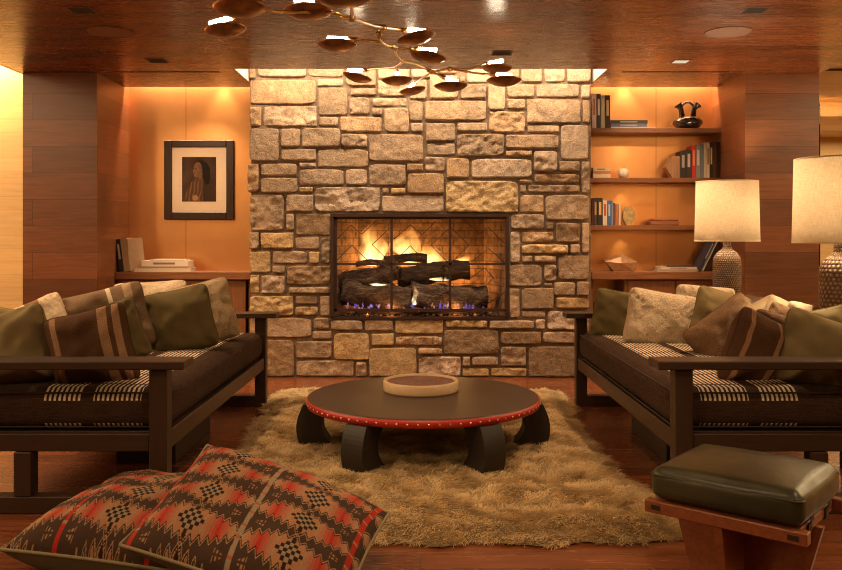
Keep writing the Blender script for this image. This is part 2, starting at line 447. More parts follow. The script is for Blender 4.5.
fp = thing('stone_fireplace', 'tall stacked sandstone chimney wall with the fire burning in it', 'fireplace', (0, YS, 0))
def build_stones():
    W = YS/F
    V = []; Fc = []; Cc = []; SMh = []
    rs = random.Random(11)
    pal = [(.42,.295,.19), (.37,.255,.16), (.46,.33,.22), (.40,.28,.175), (.34,.235,.145), (.48,.35,.24), (.44,.285,.16)]
    dark = [(.25,.165,.095), (.28,.18,.10)]
    gold = [(.50,.34,.17), (.47,.31,.15)]
    for (a, b, c, d) in STONES:
        x0, x1 = (a-CX)*W, (c-CX)*W; z1, z0 = CH-(b-HY)*W, CH-(d-HY)*W
        g = .0016; x0 += g; x1 -= g; z0 += g; z1 -= g
        if z1 > 2.6: z1 = 2.82
        if z0 < .03: z0 = .002
        w, h = x1-x0, z1-z0; cx, cz = (x0+x1)/2, (z0+z1)/2
        step = .0115
        nx = max(5, int(w/step)); nz = max(5, int(h/step))
        sd = rs.random()*100; rough = rs.choice([.004, .006, .008, .010, .016, .020]); D = rs.uniform(.016, .040)
        tx, tz = rs.uniform(-.03, .03), rs.uniform(-.04, .04)
        corner = [rs.uniform(.0, .03) for _ in range(4)]
        base = rs.choice(pal)
        r0 = rs.random()
        if cz < 1.45 and r0 < .16: base = rs.choice(dark)
        elif (r0 > .95 and cz < 1.9) or (cz < 1.1 and r0 > .72): base = rs.choice(gold)
        k = rs.uniform(.9, 1.12); base = tuple(q*k for q in base)
        o = len(V)
        for j in range(nz+1):
            for i in range(nx+1):
                # ease the grid towards the edges
                s_ = -math.cos(PI*i/nx)*.35 + (2*i/nx-1)*.65; t_ = -math.cos(PI*j/nz)*.35 + (2*j/nz-1)*.65
                ci = (0 if s_ < 0 else 1)+(0 if t_ < 0 else 2)
                e1 = abs(s_)**6*abs(t_)**6
                x = cx+s_*w/2 - math.copysign(corner[ci]*e1, s_); z = cz+t_*h/2 - math.copysign(corner[ci]*e1, t_)
                nv = noise.noise_vector(Vector((x*9+sd, z*9, sd)))
                ed = max(abs(s_), abs(t_))
                x += nv.x*.005*(ed**3); z += nv.z*.005*(ed**3)
                e = min((1-abs(s_))*w/2, (1-abs(t_))*h/2)
                rr = .009
                q = min(1, e/rr); prof = math.sqrt(max(0, 1-(1-q)**2))
                p3 = Vector((x*7+sd, z*9+sd, sd*.3))
                rel = (noise.noise(p3)*1.0+noise.noise(p3*2.7)*.7+abs(noise.noise(p3*5))*.8)*rough*1.05
                if rough > .014: rel += (abs(noise.noise(p3*1.7))-.2)*.02
                dep = -.02 + (D+.02)*prof + rel*min(1, e/.01) + (s_*tx*w*.5+t_*tz*h*.5)*q
                if e <= 1e-6: dep = -.03
                y = YS+.035-dep
                V.append((x, y, z))
                cv = 1+.20*noise.noise(Vector((x*5+sd, z*5, 3)))+.10*noise.noise(Vector((x*24+sd, z*24, 9)))
                hue = noise.noise(Vector((x*3.1, z*3.1, sd)))*.05
                Cc.append((base[0]*cv*(1+hue), base[1]*cv, base[2]*cv*(1-hue)))
        for j in range(nz):
            for i in range(nx):
                q = o+j*(nx+1)+i
                Fc.append((q, q+1, q+nx+2, q+nx+1))
    mm = MB(); mm.v = [Vector(v) for v in V]; mm.f = Fc; mm.sm = [True]*len(Fc); mm.c = Cc
    return mm
build_stones().obj('stonework', M['stone'], fp)
OX0, OX1, OZ0, OZ1 = -.768, .747, .505, 1.392
m = MB(); yb0, yb1 = YS+.03, YS+.42
m.box(-1.455, OX0, yb0, yb1, 0, 2.88); m.box(OX1, 1.455, yb0, yb1, 0, 2.88); m.box(OX0, OX1, yb0, yb1, 0, OZ0); m.box(OX0, OX1, yb0, yb1, OZ1, 2.88)
m.obj('mortar_bed', M['mortar'], fp)
m = MB()                                                # brick lining with splayed cheeks
yb = 7.62
m.add([(OX0,yb0,OZ0),(OX0,yb0,OZ1),(-.58,yb,OZ0),(-.58,yb,OZ1),(.58,yb,OZ0),(.58,yb,OZ1),(OX1,yb0,OZ0),(OX1,yb0,OZ1)],
      [(0,1,3,2),(2,3,5,4),(4,5,7,6),(0,2,4,6),(1,7,5,3)])
m.obj('firebox', M['firebrick'], fp)
m = MB(); e = .022
m.box(OX0, OX1, YS-.005, YS+.12, OZ1-.02, OZ1+.008); m.box(OX0-.004, OX0+.022, YS-.0, YS+.12, OZ0, OZ1); m.box(OX1-.022, OX1+.004, YS, YS+.12, OZ0, OZ1)
m.box(OX0, OX1, YS+.0, YS+.12, OZ0-.01, OZ0+.012)
m.obj('steel_surround', M['iron'], fp)

# fire screen
scr = thing('fire_screen', 'black iron fire screen with chevron rods across the fireplace opening', 'fire screen', (0, YS+.02, OZ0+.012))
def FS(cx, cy, y=YS+.03): return P(330+cx/4.626, 210+cy/4.626, y)
def flat_bar(m, p, q, w, t_):
    p, q = Vector(p), Vector(q); d = (q-p).normalized(); nrm = Vector((0, 1, 0)); s = d.cross(nrm).normalized()*w/2; n2 = nrm*t_/2
    vs = [p+s+n2, p-s+n2, p-s-n2, p+s-n2, q+s+n2, q-s+n2, q-s-n2, q+s-n2]
    m.add(vs, [(0,1,2,3),(7,6,5,4),(0,4,5,1),(1,5,6,2),(2,6,7,3),(3,7,4,0)])
m = MB()
for a, b in (((26,30),(26,466)), ((818,30),(818,466)), ((20,36),(825,36)), ((20,463),(825,463))):
    flat_bar(m, FS(*a), FS(*b), .026, .025)
m.obj('screen_frame', M['iron'], scr)
for xx in (285, 555):
    m = MB(); flat_bar(m, FS(xx, 36), FS(xx, 463), .022, .02); m.obj('upright_bar', M['iron'], scr)
m = MB(); flat_bar(m, FS(26, 250), FS(818, 250), .018, .02); m.obj('cross_bar', M['iron'], scr)
m = MB()
L = [[(30,138),(97,70),(147,112),(212,52)], [(297,135),(372,68),(425,115),(490,52)], [(283,78),(195,160),(283,248)],
     [(548,88),(467,163),(548,245)], [(558,80),(643,163),(560,246)], [(640,60),(690,112),(733,80),(812,158)],
     [(30,235),(100,163),(188,246)], [(298,240),(372,165),(442,246)], [(650,244),(733,178),(812,246)],
     [(30,312),(77,278),(112,306)], [(30,415),(75,370),(160,455)], [(160,325),(205,265),(262,318)], [(200,462),(285,365)],
     [(290,338),(400,440),(372,462)], [(400,445),(548,345)], [(405,262),(465,320),(530,258)], [(290,280),(330,258)],
     [(640,322),(715,268),(757,315),(668,402)], [(560,350),(655,445),(700,460)], [(735,430),(812,375)], [(735,430),(668,372)]]
for pl in L:
    for a, b in zip(pl, pl[1:]): m.tube([FS(*a, y=YS+.045), FS(*b, y=YS+.045)], .0035, 6)
m.obj('chevron_rods', M['iron'], scr)
for xx in (172, 672):
    m = MB(); p = FS(xx, 486, YS-.03); m.tube([p+Vector((0,.05,.01)), p], .006, 8); m.lathe((p.x, p.y-.005, p.z-.016), [(.0,0),(.01,.003),(.015,.014),(.01,.026),(0,.03)], 12)
    m.obj('pull_knob', M['brass'], scr)

# logs
def mat_log():
    t = NT('charred bark'); v = t.coord()
    n = t.noise(t.map(v, (4, 20, 20)), 2.2, 6, .7, .6); n2 = t.noise(v, 30, 4)
    c = t.ramp(n, [(.3, (.02, .012, .008)), (.5, (.09, .05, .028)), (.7, (.22, .13, .07))])
    return t.done(t.bsdf(c, .95, 0, t.bump(n, 1, .03, t.bump(n2, .5, .008))))
M['log'] = mat_log()
def log(p0, p1, r, label, seed):
    p0, p1 = Vector(p0), Vector(p1); mm = MB(); n = 22; rows = 26
    d = (p1-p0).normalized(); up = Vector((0, 0, 1)); w = d.cross(up).normalized(); up = w.cross(d)
    vs = []; fs = []
    for i in range(rows+1):
        t_ = i/rows; c = p0.lerp(p1, t_)+up*.02*math.sin(t_*PI*1.3+seed)
        for k in range(n):
            a = 2*PI*k/n
            q = r*(1+.34*noise.noise(Vector((math.cos(a)*1.2+seed, math.sin(a)*1.2, t_*4)))+.20*noise.noise(Vector((math.cos(a)*4, math.sin(a)*4+seed, t_*9))))
            vs.append(c+(up*math.cos(a)+w*math.sin(a))*q)
    for i in range(rows):
        for k in range(n): fs.append((i*n+k, i*n+(k+1) % n, (i+1)*n+(k+1) % n, (i+1)*n+k))
    fs.append(tuple(range(n-1, -1, -1))); fs.append(tuple(rows*n+k for k in range(n)))
    mm.add(vs, fs, True)
    tag(mm.obj('firewood_log', M['log']), label, 'log', 'charred logs in the fireplace')
log(P(343,295,7.26), P(412,297,7.22), .112, 'thick charred log lying low at the cold end of the fire nearest the tall flame', 1.0)
log(P(412,298,7.20), P(486,297,7.28), .112, 'thick charred log lying low under the short flame by the pillar side', 2.3)
log(P(336,281,7.34), P(398,272,7.22), .085, 'sloping log whose cut end pokes out beside the screen edge', 3.1)
log(P(398,275,7.37), P(470,272,7.32), .084, 'dark log across the middle on top of the two thick ones', 4.7)
log(P(384,259,7.40), P(427,260,7.38), .040, 'short thin log topmost on the burning heap', 5.2)
log(P(356,265,7.42), P(398,263,7.45), .026, 'thin stick lying at the foot of the tall flame', 6.6)
m = MB()
for i in range(9): m.box(-.56+i*.14-.008, -.56+i*.14+.008, 7.14, 7.42, .545, .56)
m.box(-.58, .58, 7.14, 7.16, .535, .55); m.box(-.58, .58, 7.40, 7.42, .535, .55)
for x in (-.55, .55):
    for y in (7.15, 7.41): m.box(x-.01, x+.01, y-.01, y+.01, OZ0, .54)
tag(m.obj('fire_grate', M['iron']), 'low black iron grate under the logs', 'grate')
# ember bed
m = MB(); rs = random.Random(5)
for i in range(900):
    x = rs.uniform(-.70, .68); y = rs.uniform(7.10, 7.5); r = rs.uniform(.006, .016)
    if abs(x) > .6 and y > 7.3: continue
    c = Vector((x, y, OZ0+.012+rs.random()*.012)); vs = [c+Vector((rs.uniform(.6,1.2)*a*r, rs.uniform(.6,1.2)*b*r, rs.uniform(.6,1.2)*g*r)) for a, b, g in ((1,0,0),(-1,0,0),(0,1,0),(0,-1,0),(0,0,1),(0,0,-1))]
    k = rs.uniform(.5, 1.5)
    m.add(vs, [(0,2,4),(2,1,4),(1,3,4),(3,0,4),(2,0,5),(1,2,5),(3,1,5),(0,3,5)], False, (.12*k, .08*k, .06*k))
tag(m.obj('ember_gravel', mat_vcol('lava gravel', .6)), 'dark crushed lava gravel along the bottom of the fire', 'gravel', kind='stuff')

# flames: glowing volumes of hot gas
def mat_flame(name, hot, mid, s, zscale, ns=9):
    t = NT(name); g = t.n('ShaderNodeTexCoord').outputs['Generated']; ob = t.coord()
    z = t.n('ShaderNodeSeparateXYZ'); t.put(z.inputs[0], g)
    n = t.noise(t.map(ob, (1, 1, .35)), ns, 3, .6, .5)
    k = t.math('MULTIPLY', t.ramp(n, [(.34, (0,0,0)), (.62, (1,1,1))]), t.ramp(z.outputs[2], [(0, (1,1,1)), (.35, (.8,.8,.8)), (1, (.05,.05,.05))]))
    col = t.ramp(z.outputs[2], [(0, hot), (.45, mid), (1, (1, .22, .02))])
    e = t.n('ShaderNodeEmission'); t.put(e.inputs[0], col); t.put(e.inputs[1], t.math('MULTIPLY', k, s))
    return t.done(None, e)
def flame_blob(m, base, h, w, lean=0, seed=0, dep=None):
    n = 18; rows = 22; vs = []; fs = []; dep = dep or w*.55
    for i in range(rows+1):
        t_ = i/rows
        r = (math.sin(min(1, t_*1.0+.10)*PI)**.8)*(1-t_)**.55*1.25 if t_ < 1 else 0
        c = Vector((base[0]+lean*t_*h+.10*w*math.sin(t_*7+seed), base[1]+.1*w*math.cos(t_*5+seed), base[2]+h*t_))
        for k in range(n):
            a = 2*PI*k/n; q = r*(1+.5*noise.noise(Vector((math.cos(a)*1.3+seed, math.sin(a)*1.3, t_*3.5))))
            vs.append(c+Vector((math.cos(a)*w/2*q, math.sin(a)*dep/2*q, 0)))
    for i in range(rows):
        for k in range(n): fs.append((i*n+k, i*n+(k+1) % n, (i+1)*n+(k+1) % n, (i+1)*n+k))
    fs.append(tuple(range(n-1, -1, -1))); fs.append(tuple(rows*n+k for k in range(n)))
    m.add(vs, fs, True)
FB = [(373,262,235*.0087*.001,.0,0)]
fl = mat_flame('yellow flame', (1, .80, .36), (1, .55, .14), 36, 1)
for i, (px, py, hh, ww, lean, lab) in enumerate([
    (371, 266, .46, .27, .05, 'tall bright yellow flame behind the sloping log'),
    (410, 263, .40, .26, -.10, 'wide yellow flame rising behind the thin top log'),
    (430, 267, .26, .22, -.15, 'orange flame tongue curling beside the thin top log'),
    (442, 268, .15, .14, -.1, 'small flame at the end of the dark middle log'),
    (464, 266, .12, .16, .1, 'short orange flame above the short end of the dark log'),
    (415, 305, .20, .055, .0, 'narrow white-yellow flame between the two thick logs'),
    (378, 286, .035, .14, 0, 'flat glowing flame licking the thick log under the sloping one'),
    (440, 281, .045, .18, .05, 'flat glowing flame between the dark middle log and the thick log')]):
    d = 7.47 if py < 270 else 7.09
    mm = MB(); flame_blob(mm, P(px, py, d), hh, ww, lean, i*2.1, dep=.10 if py < 270 else .045)
    tag(mm.obj('flame', fl if i not in (5,6,7) else M.setdefault('fl2', mat_flame('white flame', (1,.86,.55), (1,.66,.3), 90, 1, 14))), lab, 'flame', 'flames in the fireplace')
mm = MB(); rs = random.Random(3)
for i in range(70):
    x = rs.uniform(345, 487)
    flame_blob(mm, P(x, rs.uniform(306, 311), rs.uniform(7.10, 7.13)), rs.uniform(.015, .055), rs.uniform(.01, .022), rs.uniform(-.3, .3), i, .012)
t = NT('blue gas flame'); n_ = t.noise(t.coord(), 16, 2)
e = t.n('ShaderNodeEmission'); t.put(e.inputs[0], t.ramp(n_, [(.38, (.16, .12, 1)), (.52, (.6, .35, .9)), (.62, (1, .45, .15))])); e.inputs[1].default_value = 42
tag(mm.obj('gas_flames', t.done(None, e)), 'row of tiny blue and violet gas flames under the logs', 'flames', kind='stuff')

# ------------------------------------------------------------------ niches: cabinets, shelves
WZ = .90
def cabinet(sx):
    side = 'left' if sx < 0 else 'right'
    a0, b0 = 1.462, 2.625
    lab = ('long low walnut cabinet under the framed portrait' if sx < 0 else 'low walnut cabinet with an open bay under the book shelves')
    r = thing('wall_cabinet', lab, 'cabinet', (sx*2.04, 7.3, 0))
    def bx(n, mat, x0, x1, y0, y1, z0, z1, b=.003):
        a, c = sorted((sx*x0, sx*x1)); mm = MB(); mm.box(a, c, y0, y1, z0, z1, b); return mm.obj(n, mat, r)
    bx('worktop', M['cab'], a0, b0, 7.09, 7.447, WZ-.065, WZ)
    bx('plinth', M['darkwood'], a0, b0, 7.17, 7.44, 0, .08)
    bx('side_panel', M['cab_v'], b0-.03, b0, 7.13, 7.44, .08, WZ-.066); bx('side_panel', M['cab_v'], a0, a0+.025, 7.13, 7.44, .08, WZ-.066)
    bx('bottom_panel', M['cab'], a0+.026, b0-.031, 7.13, 7.44, .08, .105)
    if sx < 0:
        xs = [(a0+.05, 2.02), (2.026, b0-.032)]
    else:
        xs = [(1.78, 2.19), (2.196, b0-.032)]
        bx('divider', M['cab_v'], 1.755, 1.778, 7.13, 7.44, .106, WZ-.066)
        bx('inner_shelf', M['cab'], a0+.026, 1.754, 7.14, 7.43, .535, .555)
        bx('inner_shelf', M['cab'], a0+.026, 1.754, 7.14, 7.43, .36, .38)
    for x0, x1 in xs:
        d = bx('door', M['cab_v'], x0, x1, 7.125, 7.145, .11, WZ-.072)
        mm = MB(); px = sx*(x1-.03) if x0 == xs[0][0] else sx*(x0+.03); mm.box(px-.006, px+.006, 7.108, 7.125, .5, .62, .003); mm.obj('handle', M['iron'], d)
cabinet(-1); cabinet(1)
SZ = [2.153, 1.718, 1.302]
for z, nm in zip(SZ, ('topmost walnut wall shelf, holding the black wedding vase', 'middle walnut wall shelf, holding the red book and white apple', 'lowest walnut wall shelf, holding the blue book')):
    m = MB(); m.box(1.462, 2.622, 7.22, 7.447, z-.042, z, .003)
    tag(m.obj('wall_shelf', M['shelfwood']), nm, 'shelf', 'walnut shelves in the book niche')

# ------------------------------------------------------------------ books
BM = {}
def cmat(c, rough=.55):
    k = (round(c[0],3), round(c[1],3), round(c[2],3), rough)
    if k not in BM: BM[k] = mat_plain('board %d' % len(BM), c, rough, 0, 120, .12, .1)
    return BM[k]
PAGES = cmat((.72, .64, .50), .9)
def book(x0, x1, y0, y1, z0, z1, col, label, group, spine='y', mark=None, tilt=0):
    """book with spine facing the viewer (upright: thin in x; lying: thin in z)"""
    cx, cz = (x0+x1)/2, z0
    r = thing('book', label, 'book', (cx, (y0+y1)/2, z0), group)
    upright = (x1-x0) < (z1-z0)
    Mx = Matrix()
    if tilt:
        Mx = Matrix.Translation((cx, 0, z0)) @ Matrix.Rotation(tilt, 4, 'Y') @ Matrix.Translation((-cx, 0, -z0))
    c = .0022 if min(x1-x0, z1-z0) > .012 else .0012
    m = MB(Mx)
    if upright:
        m.box(x0, x0+c, y0, y1, z0, z1); m.box(x1-c, x1, y0, y1, z0, z1); m.box(x0+c, x1-c, y0, y0+c, z0, z1)
        m.obj('cover', cmat(col), r)
        m = MB(Mx); m.box(x0+c, x1-c, y0+c, y1-.004, z0+.003, z1-.004); m.obj('pages', PAGES, r)
        if mark: m = MB(Mx); h = z1-z0; w=(x1-x0); m.box(x0+w*.25, x1-w*.25, y0-.0008, y0, z0+h*.38, z0+h*.85); m.obj('spine_print', cmat(mark), r)
    else:
        m.box(x0, x1, y0, y1, z0, z0+c); m.box(x0, x1, y0, y1, z1-c, z1); m.box(x0, x1, y0, y0+c, z0+c, z1-c)
        m.obj('cover', cmat(col), r)
        m = MB(Mx); m.box(x0+.004, x1-.004, y0+c, y1-.004, z0+c, z1-c); m.obj('pages', PAGES, r)
        if mark: m = MB(Mx); h = z1-z0; w = x1-x0; m.box(x0+w*.25, x0+w*.72, y0-.0008, y0, z0+h*.32, z0+h*.68); m.obj('spine_print', cmat(mark), r)
    return r
def upright_row(y0, z, items, group, ref):
    for (pa, pb, ptop, dep, col, lab, mark) in items:
        x0 = (pa-CX)*y0/F; x1 = (pb-CX)*y0/F; zt = CH-(ptop-HY)*y0/F
        book(x0+.0008, x1-.0008, y0, y0+dep, z+.0005, zt, col, lab, group, mark=mark)
g = 'books on the shelf with the black vase'
upright_row(7.25, SZ[0], [
 (592.0,596.4,93.5,.17,(.55,.38,.30),'tall pinkish-tan book against the chimney on the vase shelf',(.3,.1,.06)),
 (596.6,600.9,93.8,.16,(.05,.035,.025),'tall black book second from the chimney on the vase shelf',(.5,.4,.25)),
 (601.1,604.9,95.2,.16,(.38,.30,.18),'olive-tan book between two dark ones on the vase shelf',None),
 (605.1,610.2,95.2,.17,(.045,.02,.012),'dark brown book at the open end of the tall row on the vase shelf',(.45,.3,.15))], g, '')
W725 = 7.25/F
def stack(y0, z, items, group, dep=.2):
    for (pa, pb, h, col, lab, mark) in items:
        x0 = (pa-CX)*y0/F; x1 = (pb-CX)*y0/F
        book(x0, x1, y0, y0+dep, z+.0003, z+h, col, lab, group, mark=mark); z += h+.0003
stack(7.235, SZ[0], [
 (610.8,656,.012,(.62,.5,.36),'thin cream book at the bottom of the stack beside the black vase',None),
 (611,647,.028,(.13,.14,.20),'blue-grey book in the middle of the stack on the vase shelf',(.4,.35,.3)),
 (611,647.6,.030,(.05,.05,.05),'charcoal book on top of the stack on the vase shelf',(.4,.35,.28))], g, .19)
g = 'books on the shelf with the white apple'
stack(7.235, SZ[1], [
 (593,610.5,.034,(.60,.47,.32),'cream book lowest in the short stack by the white apple',None),
 (593,611,.026,(.42,.16,.07),'rust-red book in the middle of the short stack by the white apple',None),
 (593,610,.030,(.55,.42,.28),'tan book topmost in the short stack by the white apple',(.2,.1,.05))], g, .16)
upright_row(7.25, SZ[1], [
 (680.4,686.0,151,.15,(.02,.016,.014),'black book leaning on the wooden hexagon bookend',(.3,.25,.2)),
 (686.2,691.6,149.5,.15,(.028,.02,.018),'black book just before the bright red one',(.4,.35,.3)),
 (691.8,695.8,145.5,.15,(.42,.022,.012),'bright red book on the middle shelf',(.6,.2,.1)),
 (696.0,700.6,144.8,.16,(.20,.21,.20),'slate grey book next to the bright red one',(.5,.5,.45)),
 (700.8,703.6,144.0,.15,(.13,.16,.18),'slim blue-grey book on the middle shelf',None),
 (703.8,706.4,143.2,.15,(.50,.42,.30),'slim beige book on the middle shelf',None),
 (706.6,709.6,142.5,.16,(.62,.52,.36),'slim ivory book on the middle shelf',(.2,.15,.1)),
 (709.8,713.0,142.2,.16,(.03,.025,.02),'black book with a yellow spine print on the middle shelf',(.7,.5,.1)),
 (713.2,716.4,142,.15,(.10,.03,.015),'maroon book near the pier on the middle shelf',None),
 (716.6,720,142,.15,(.03,.016,.01),'very dark book against the pier on the middle shelf',None)], g, '')
g = 'books on the shelf with the blue book'
upright_row(7.25, SZ[2], [
 (591.6,593.6,198.3,.14,(.07,.02,.012),'slim maroon book against the chimney on the lowest shelf',None),
 (593.8,597.4,198.0,.14,(.05,.03,.018),'dark brown book second from the chimney on the lowest shelf',(.5,.3,.1)),
 (597.6,602.6,198.0,.15,(.018,.014,.012),'black book with gold print on the lowest shelf',(.65,.45,.15)),
 (602.8,607.2,200.3,.14,(.66,.56,.44),'white book with a red head on the lowest shelf',(.5,.06,.03)),
 (607.4,611.2,200.6,.14,(.05,.12,.30),'blue book on the lowest shelf',(.4,.45,.5)),
 (611.4,613.4,200.8,.14,(.20,.24,.30),'slim pale blue book beside the blue one',None),
 (613.6,615.2,203,.13,(.15,.05,.02),'slim brown book on the lowest shelf',None),
 (615.4,618.4,204,.14,(.42,.13,.05),'orange-red book on the lowest shelf',None),
 (618.6,620.8,204,.14,(.62,.5,.34),'slim cream book at the end of the lowest shelf row',None)], g, '')
g = 'books on the walnut worktop under the shelves'
stack(7.15, WZ, [
 (659,698,.020,(.34,.27,.18),'tan book at the bottom of the stack under the shelves',None),
 (661,697,.020,(.60,.5,.4),'white book in the middle of the stack under the shelves',(.3,.1,.06)),
 (667,695,.012,(.08,.05,.04),'thin dark book on top of the stack under the shelves',None)], g, .2)
for x0, col, lab, tl, h in ((1.2,(.05,.04,.055),'',0,0),):
    pass
def leaner(px, col, lab, tl, h, th, mark=None):
    x = (px-CX)*7.17/F
    book(x, x+th, 7.16, 7.36, WZ+.002+math.sin(abs(tl))*th, WZ+h, col, lab, g, mark=mark, tilt=tl)
leaner(698.0, (.035,.03,.05), 'large dark picture book leaning towards the pier beside the lamp', .46, .31, .022, (.3,.3,.4))
leaner(701.6, (.55,.46,.34), 'ivory picture book leaning between two dark ones by the lamp', .46, .30, .012)
leaner(704.2, (.02,.016,.013), 'black album leaning last against the pier', .46, .295, .016)
g = 'books on the worktop under the portrait'
for px0, px1, ty, col, lab, tl, mark in ((113.0,117.2,239.0,(.02,.018,.016),'slim black book standing tilted beside the pier', -.13,(.4,.35,.25)),
                               (117.8,124.2,238.0,(.34,.23,.12),'thick tan clothbound book standing tilted beside the slim black one', -.13, None)):
    y0 = 7.12; x0 = (px0-CX)*y0/F; x1 = (px1-CX)*y0/F
    book(x0+.055, x1+.055, y0, y0+.2, WZ+.004, CH-(ty-HY)*y0/F, col, lab, g, mark=mark, tilt=tl)
y0 = 7.15; 
# the tan book's neighbour shows its face, turned towards the room
r_ = thing('book', 'tan book turned so that its plain cover faces the room', 'book', ((129.5-CX)*y0/F, y0+.05, WZ), g)
Mx = Matrix.Translation(((125.5-CX)*y0/F+.05, y0-.02, WZ+.004)) @ Matrix.Rotation(math.radians(25), 4, 'Z') @ Matrix.Rotation(-.10, 4, 'Y')
m = MB(Mx); m.box(0, .125, 0, .003, 0, .28); m.box(0, .125, .025, .028, 0, .28); m.box(0, .003, .003, .025, 0, .28); m.obj('cover', cmat((.42,.27,.15)), r_)
m = MB(Mx); m.box(.003, .12, .0035, .0245, .003, .277); m.obj('pages', PAGES, r_)
stack(7.12, WZ, [
 (134.5,190,.030,(.62,.50,.37),'cream book at the bottom of the stack under the portrait',None),
 (137,188,.016,(.40,.22,.10),'thin brown book second from the bottom of the stack under the portrait',None),
 (141.5,188,.050,(.72,.62,.5),'thick white book in the stack under the portrait',(.25,.15,.1)),
 (150,184,.010,(.66,.55,.42),'thin white booklet on top of the stack under the portrait',None)], g, .2)

# ------------------------------------------------------------------ ornaments
M['ceramic_black'] = mat_plain('burnished black pottery', (.022, .012, .008), .22, 0, 20, .3, .05)
def bez(pts, n=14):
    out = []
    for i in range(len(pts)-1):
        p0 = pts[max(i-1, 0)]; p1 = pts[i]; p2 = pts[i+1]; p3 = pts[min(i+2, len(pts)-1)]
        for k in range(n):
            t_ = k/n
            out.append(.5*((2*p1)+(p2-p0)*t_+(2*p0-5*p1+4*p2-p3)*t_*t_+(3*p1-p0-3*p2+p3)*t_**3))
    out.append(pts[-1]); return out
vx, vy = (687.6-CX)*7.33/F, 7.33; k = 7.33/F
vt = thing('wedding_vase', 'black double-necked pottery vase with a loop handle on the topmost shelf', 'vase', (vx, vy, SZ[0]))
m = MB(); m.lathe((vx, vy, SZ[0]+.001), [(0,0),(.07,.0),(.10,.015),(.130,.05),(.126,.075),(.10,.098),(.06,.112),(.02,.118),(0,.119)], 40); m.obj('body', M['ceramic_black'], vt)
for s_ in (-1, 1):
    a = [Vector((vx+s_*.048, vy, SZ[0]+.10)), Vector((vx+s_*.052, vy, SZ[0]+.14)), Vector((vx+s_*.062, vy, SZ[0]+.19)), Vector((vx+s_*.088, vy, SZ[0]+.224))]
    b = bez(a, 8); n_ = len(b)
    m = MB(); m.tube(b, [.030-.008*math.sin(PI*i/n_)+(.014*max(0, i/n_-.7)/.3) for i in range(n_)], 18); m.obj('neck', M['ceramic_black'], vt)
hp = [Vector((vx-.055, vy, SZ[0]+.19)), Vector((vx-.040, vy, SZ[0]+.222)), Vector((vx, vy, SZ[0]+.243)), Vector((vx+.040, vy, SZ[0]+.222)), Vector((vx+.055, vy, SZ[0]+.19))]
m = MB(); m.tube(bez(hp), .010, 12); m.obj('handle', M['ceramic_black'], vt)
# apple
ax, ay = (623.3-CX)*7.30/F, 7.30
ap = thing('ceramic_apple', 'small white ceramic apple with a stem on the middle shelf', 'ornament', (ax, ay, SZ[1]))
m = MB(); m.lathe((ax, ay, SZ[1]), [(0,.004),(.018,.0),(.034,.006),(.047,.030),(.050,.052),(.044,.074),(.028,.086),(.012,.083),(0,.076)], 28); m.obj('fruit', mat_plain('white glaze', (.72,.60,.47), .35), ap)
m = MB(); m.tube([(ax, ay, SZ[1]+.078), (ax+.003, ay, SZ[1]+.095), (ax+.012, ay, SZ[1]+.108)], .0035, 8); m.obj('stem', cmat((.3,.18,.08)), ap)
# hexagonal bookend
hx = (676.5-CX)*7.33/F; hz = SZ[1]+.098
m = MB(); m.prism([(hx+.112*math.cos(PI/3*i)*1.0, hz+.112*math.sin(PI/3*i)) for i in range(6)], 'y', 7.27, 7.36)
tag(m.obj('hexagon_bookend', mat_wood('bookend wood', (.30,.16,.08), 'ZXY', .5)), 'brown wooden hexagon block propping the black books', 'bookend')
# faceted stone plaque beside blue books
hx = (628.3-CX)*7.30/F; hz = SZ[2]+.086
m = MB(); m.prism([(hx+.056*math.cos(2*PI*(i+.5)/8), hz+.088*math.sin(2*PI*(i+.5)/8)) for i in range(8)], 'y', 7.27, 7.32)
tag(m.obj('octagon_plaque', mat_plain('gilded stone', (.46,.33,.15), .45, .3, 40, .3, .5)), 'golden faceted octagonal plaque at the end of the blue book row', 'ornament')
# low box
m = MB(); y0 = 7.27; x0, x1 = (650-CX)*y0/F, (679.5-CX)*y0/F
bxs = thing('carved_box', 'low red-brown carved wooden box lying on the lowest shelf', 'box', ((x0+x1)/2, y0+.07, SZ[2]))
m.box(x0, x1, y0, y0+.14, SZ[2]+.001, SZ[2]+.036, .006); m.obj('body', mat_wood('carved wood', (.28,.10,.05), 'XYZ', .45), bxs)
m = MB(); m.box(x0+.03, x1-.004, y0+.004, y0+.136, SZ[2]+.0365, SZ[2]+.058, .008); m.obj('lid', mat_wood('carved wood 2', (.33,.12,.06), 'XYZ', .45), bxs)
# folded vessel
y0 = 7.26; cx = (621-CX)*y0/F
m = MB()
pr = [(-.125,.0),(.125,.0)]
vs = [(-.075,-.06,0),(.11,-.06,0),(.11,.07,0),(-.075,.07,0),
      (-.155,-.07,.085),(.128,-.07,.082),(.12,.085,.10),(-.13,.085,.10),
      (-.02,-.045,.125),(.018,.05,.158),(.075,-.02,.115),(-.07,.04,.125),(-.01,-.085,.07)]
vs = [(cx+a, y0+b, WZ+.001+c) for a, b, c in vs]
m.add(vs, [(3,2,1,0),(0,1,12),(0,12,4),(1,5,12),(12,5,10),(12,10,8),(12,8,4),(1,2,6,5),(2,3,7,6),(3,0,4,7),(4,8,11),(4,11,7),(8,9,11),(8,10,9),(10,6,9),(10,5,6),(9,6,7),(9,7,11)])
tag(m.obj('folded_vessel', mat_plain('folded copper leather', (.36,.19,.09), .45, .2, 30, .25, .3)), 'crumpled brown folded vessel on the worktop next to the chimney', 'ornament')
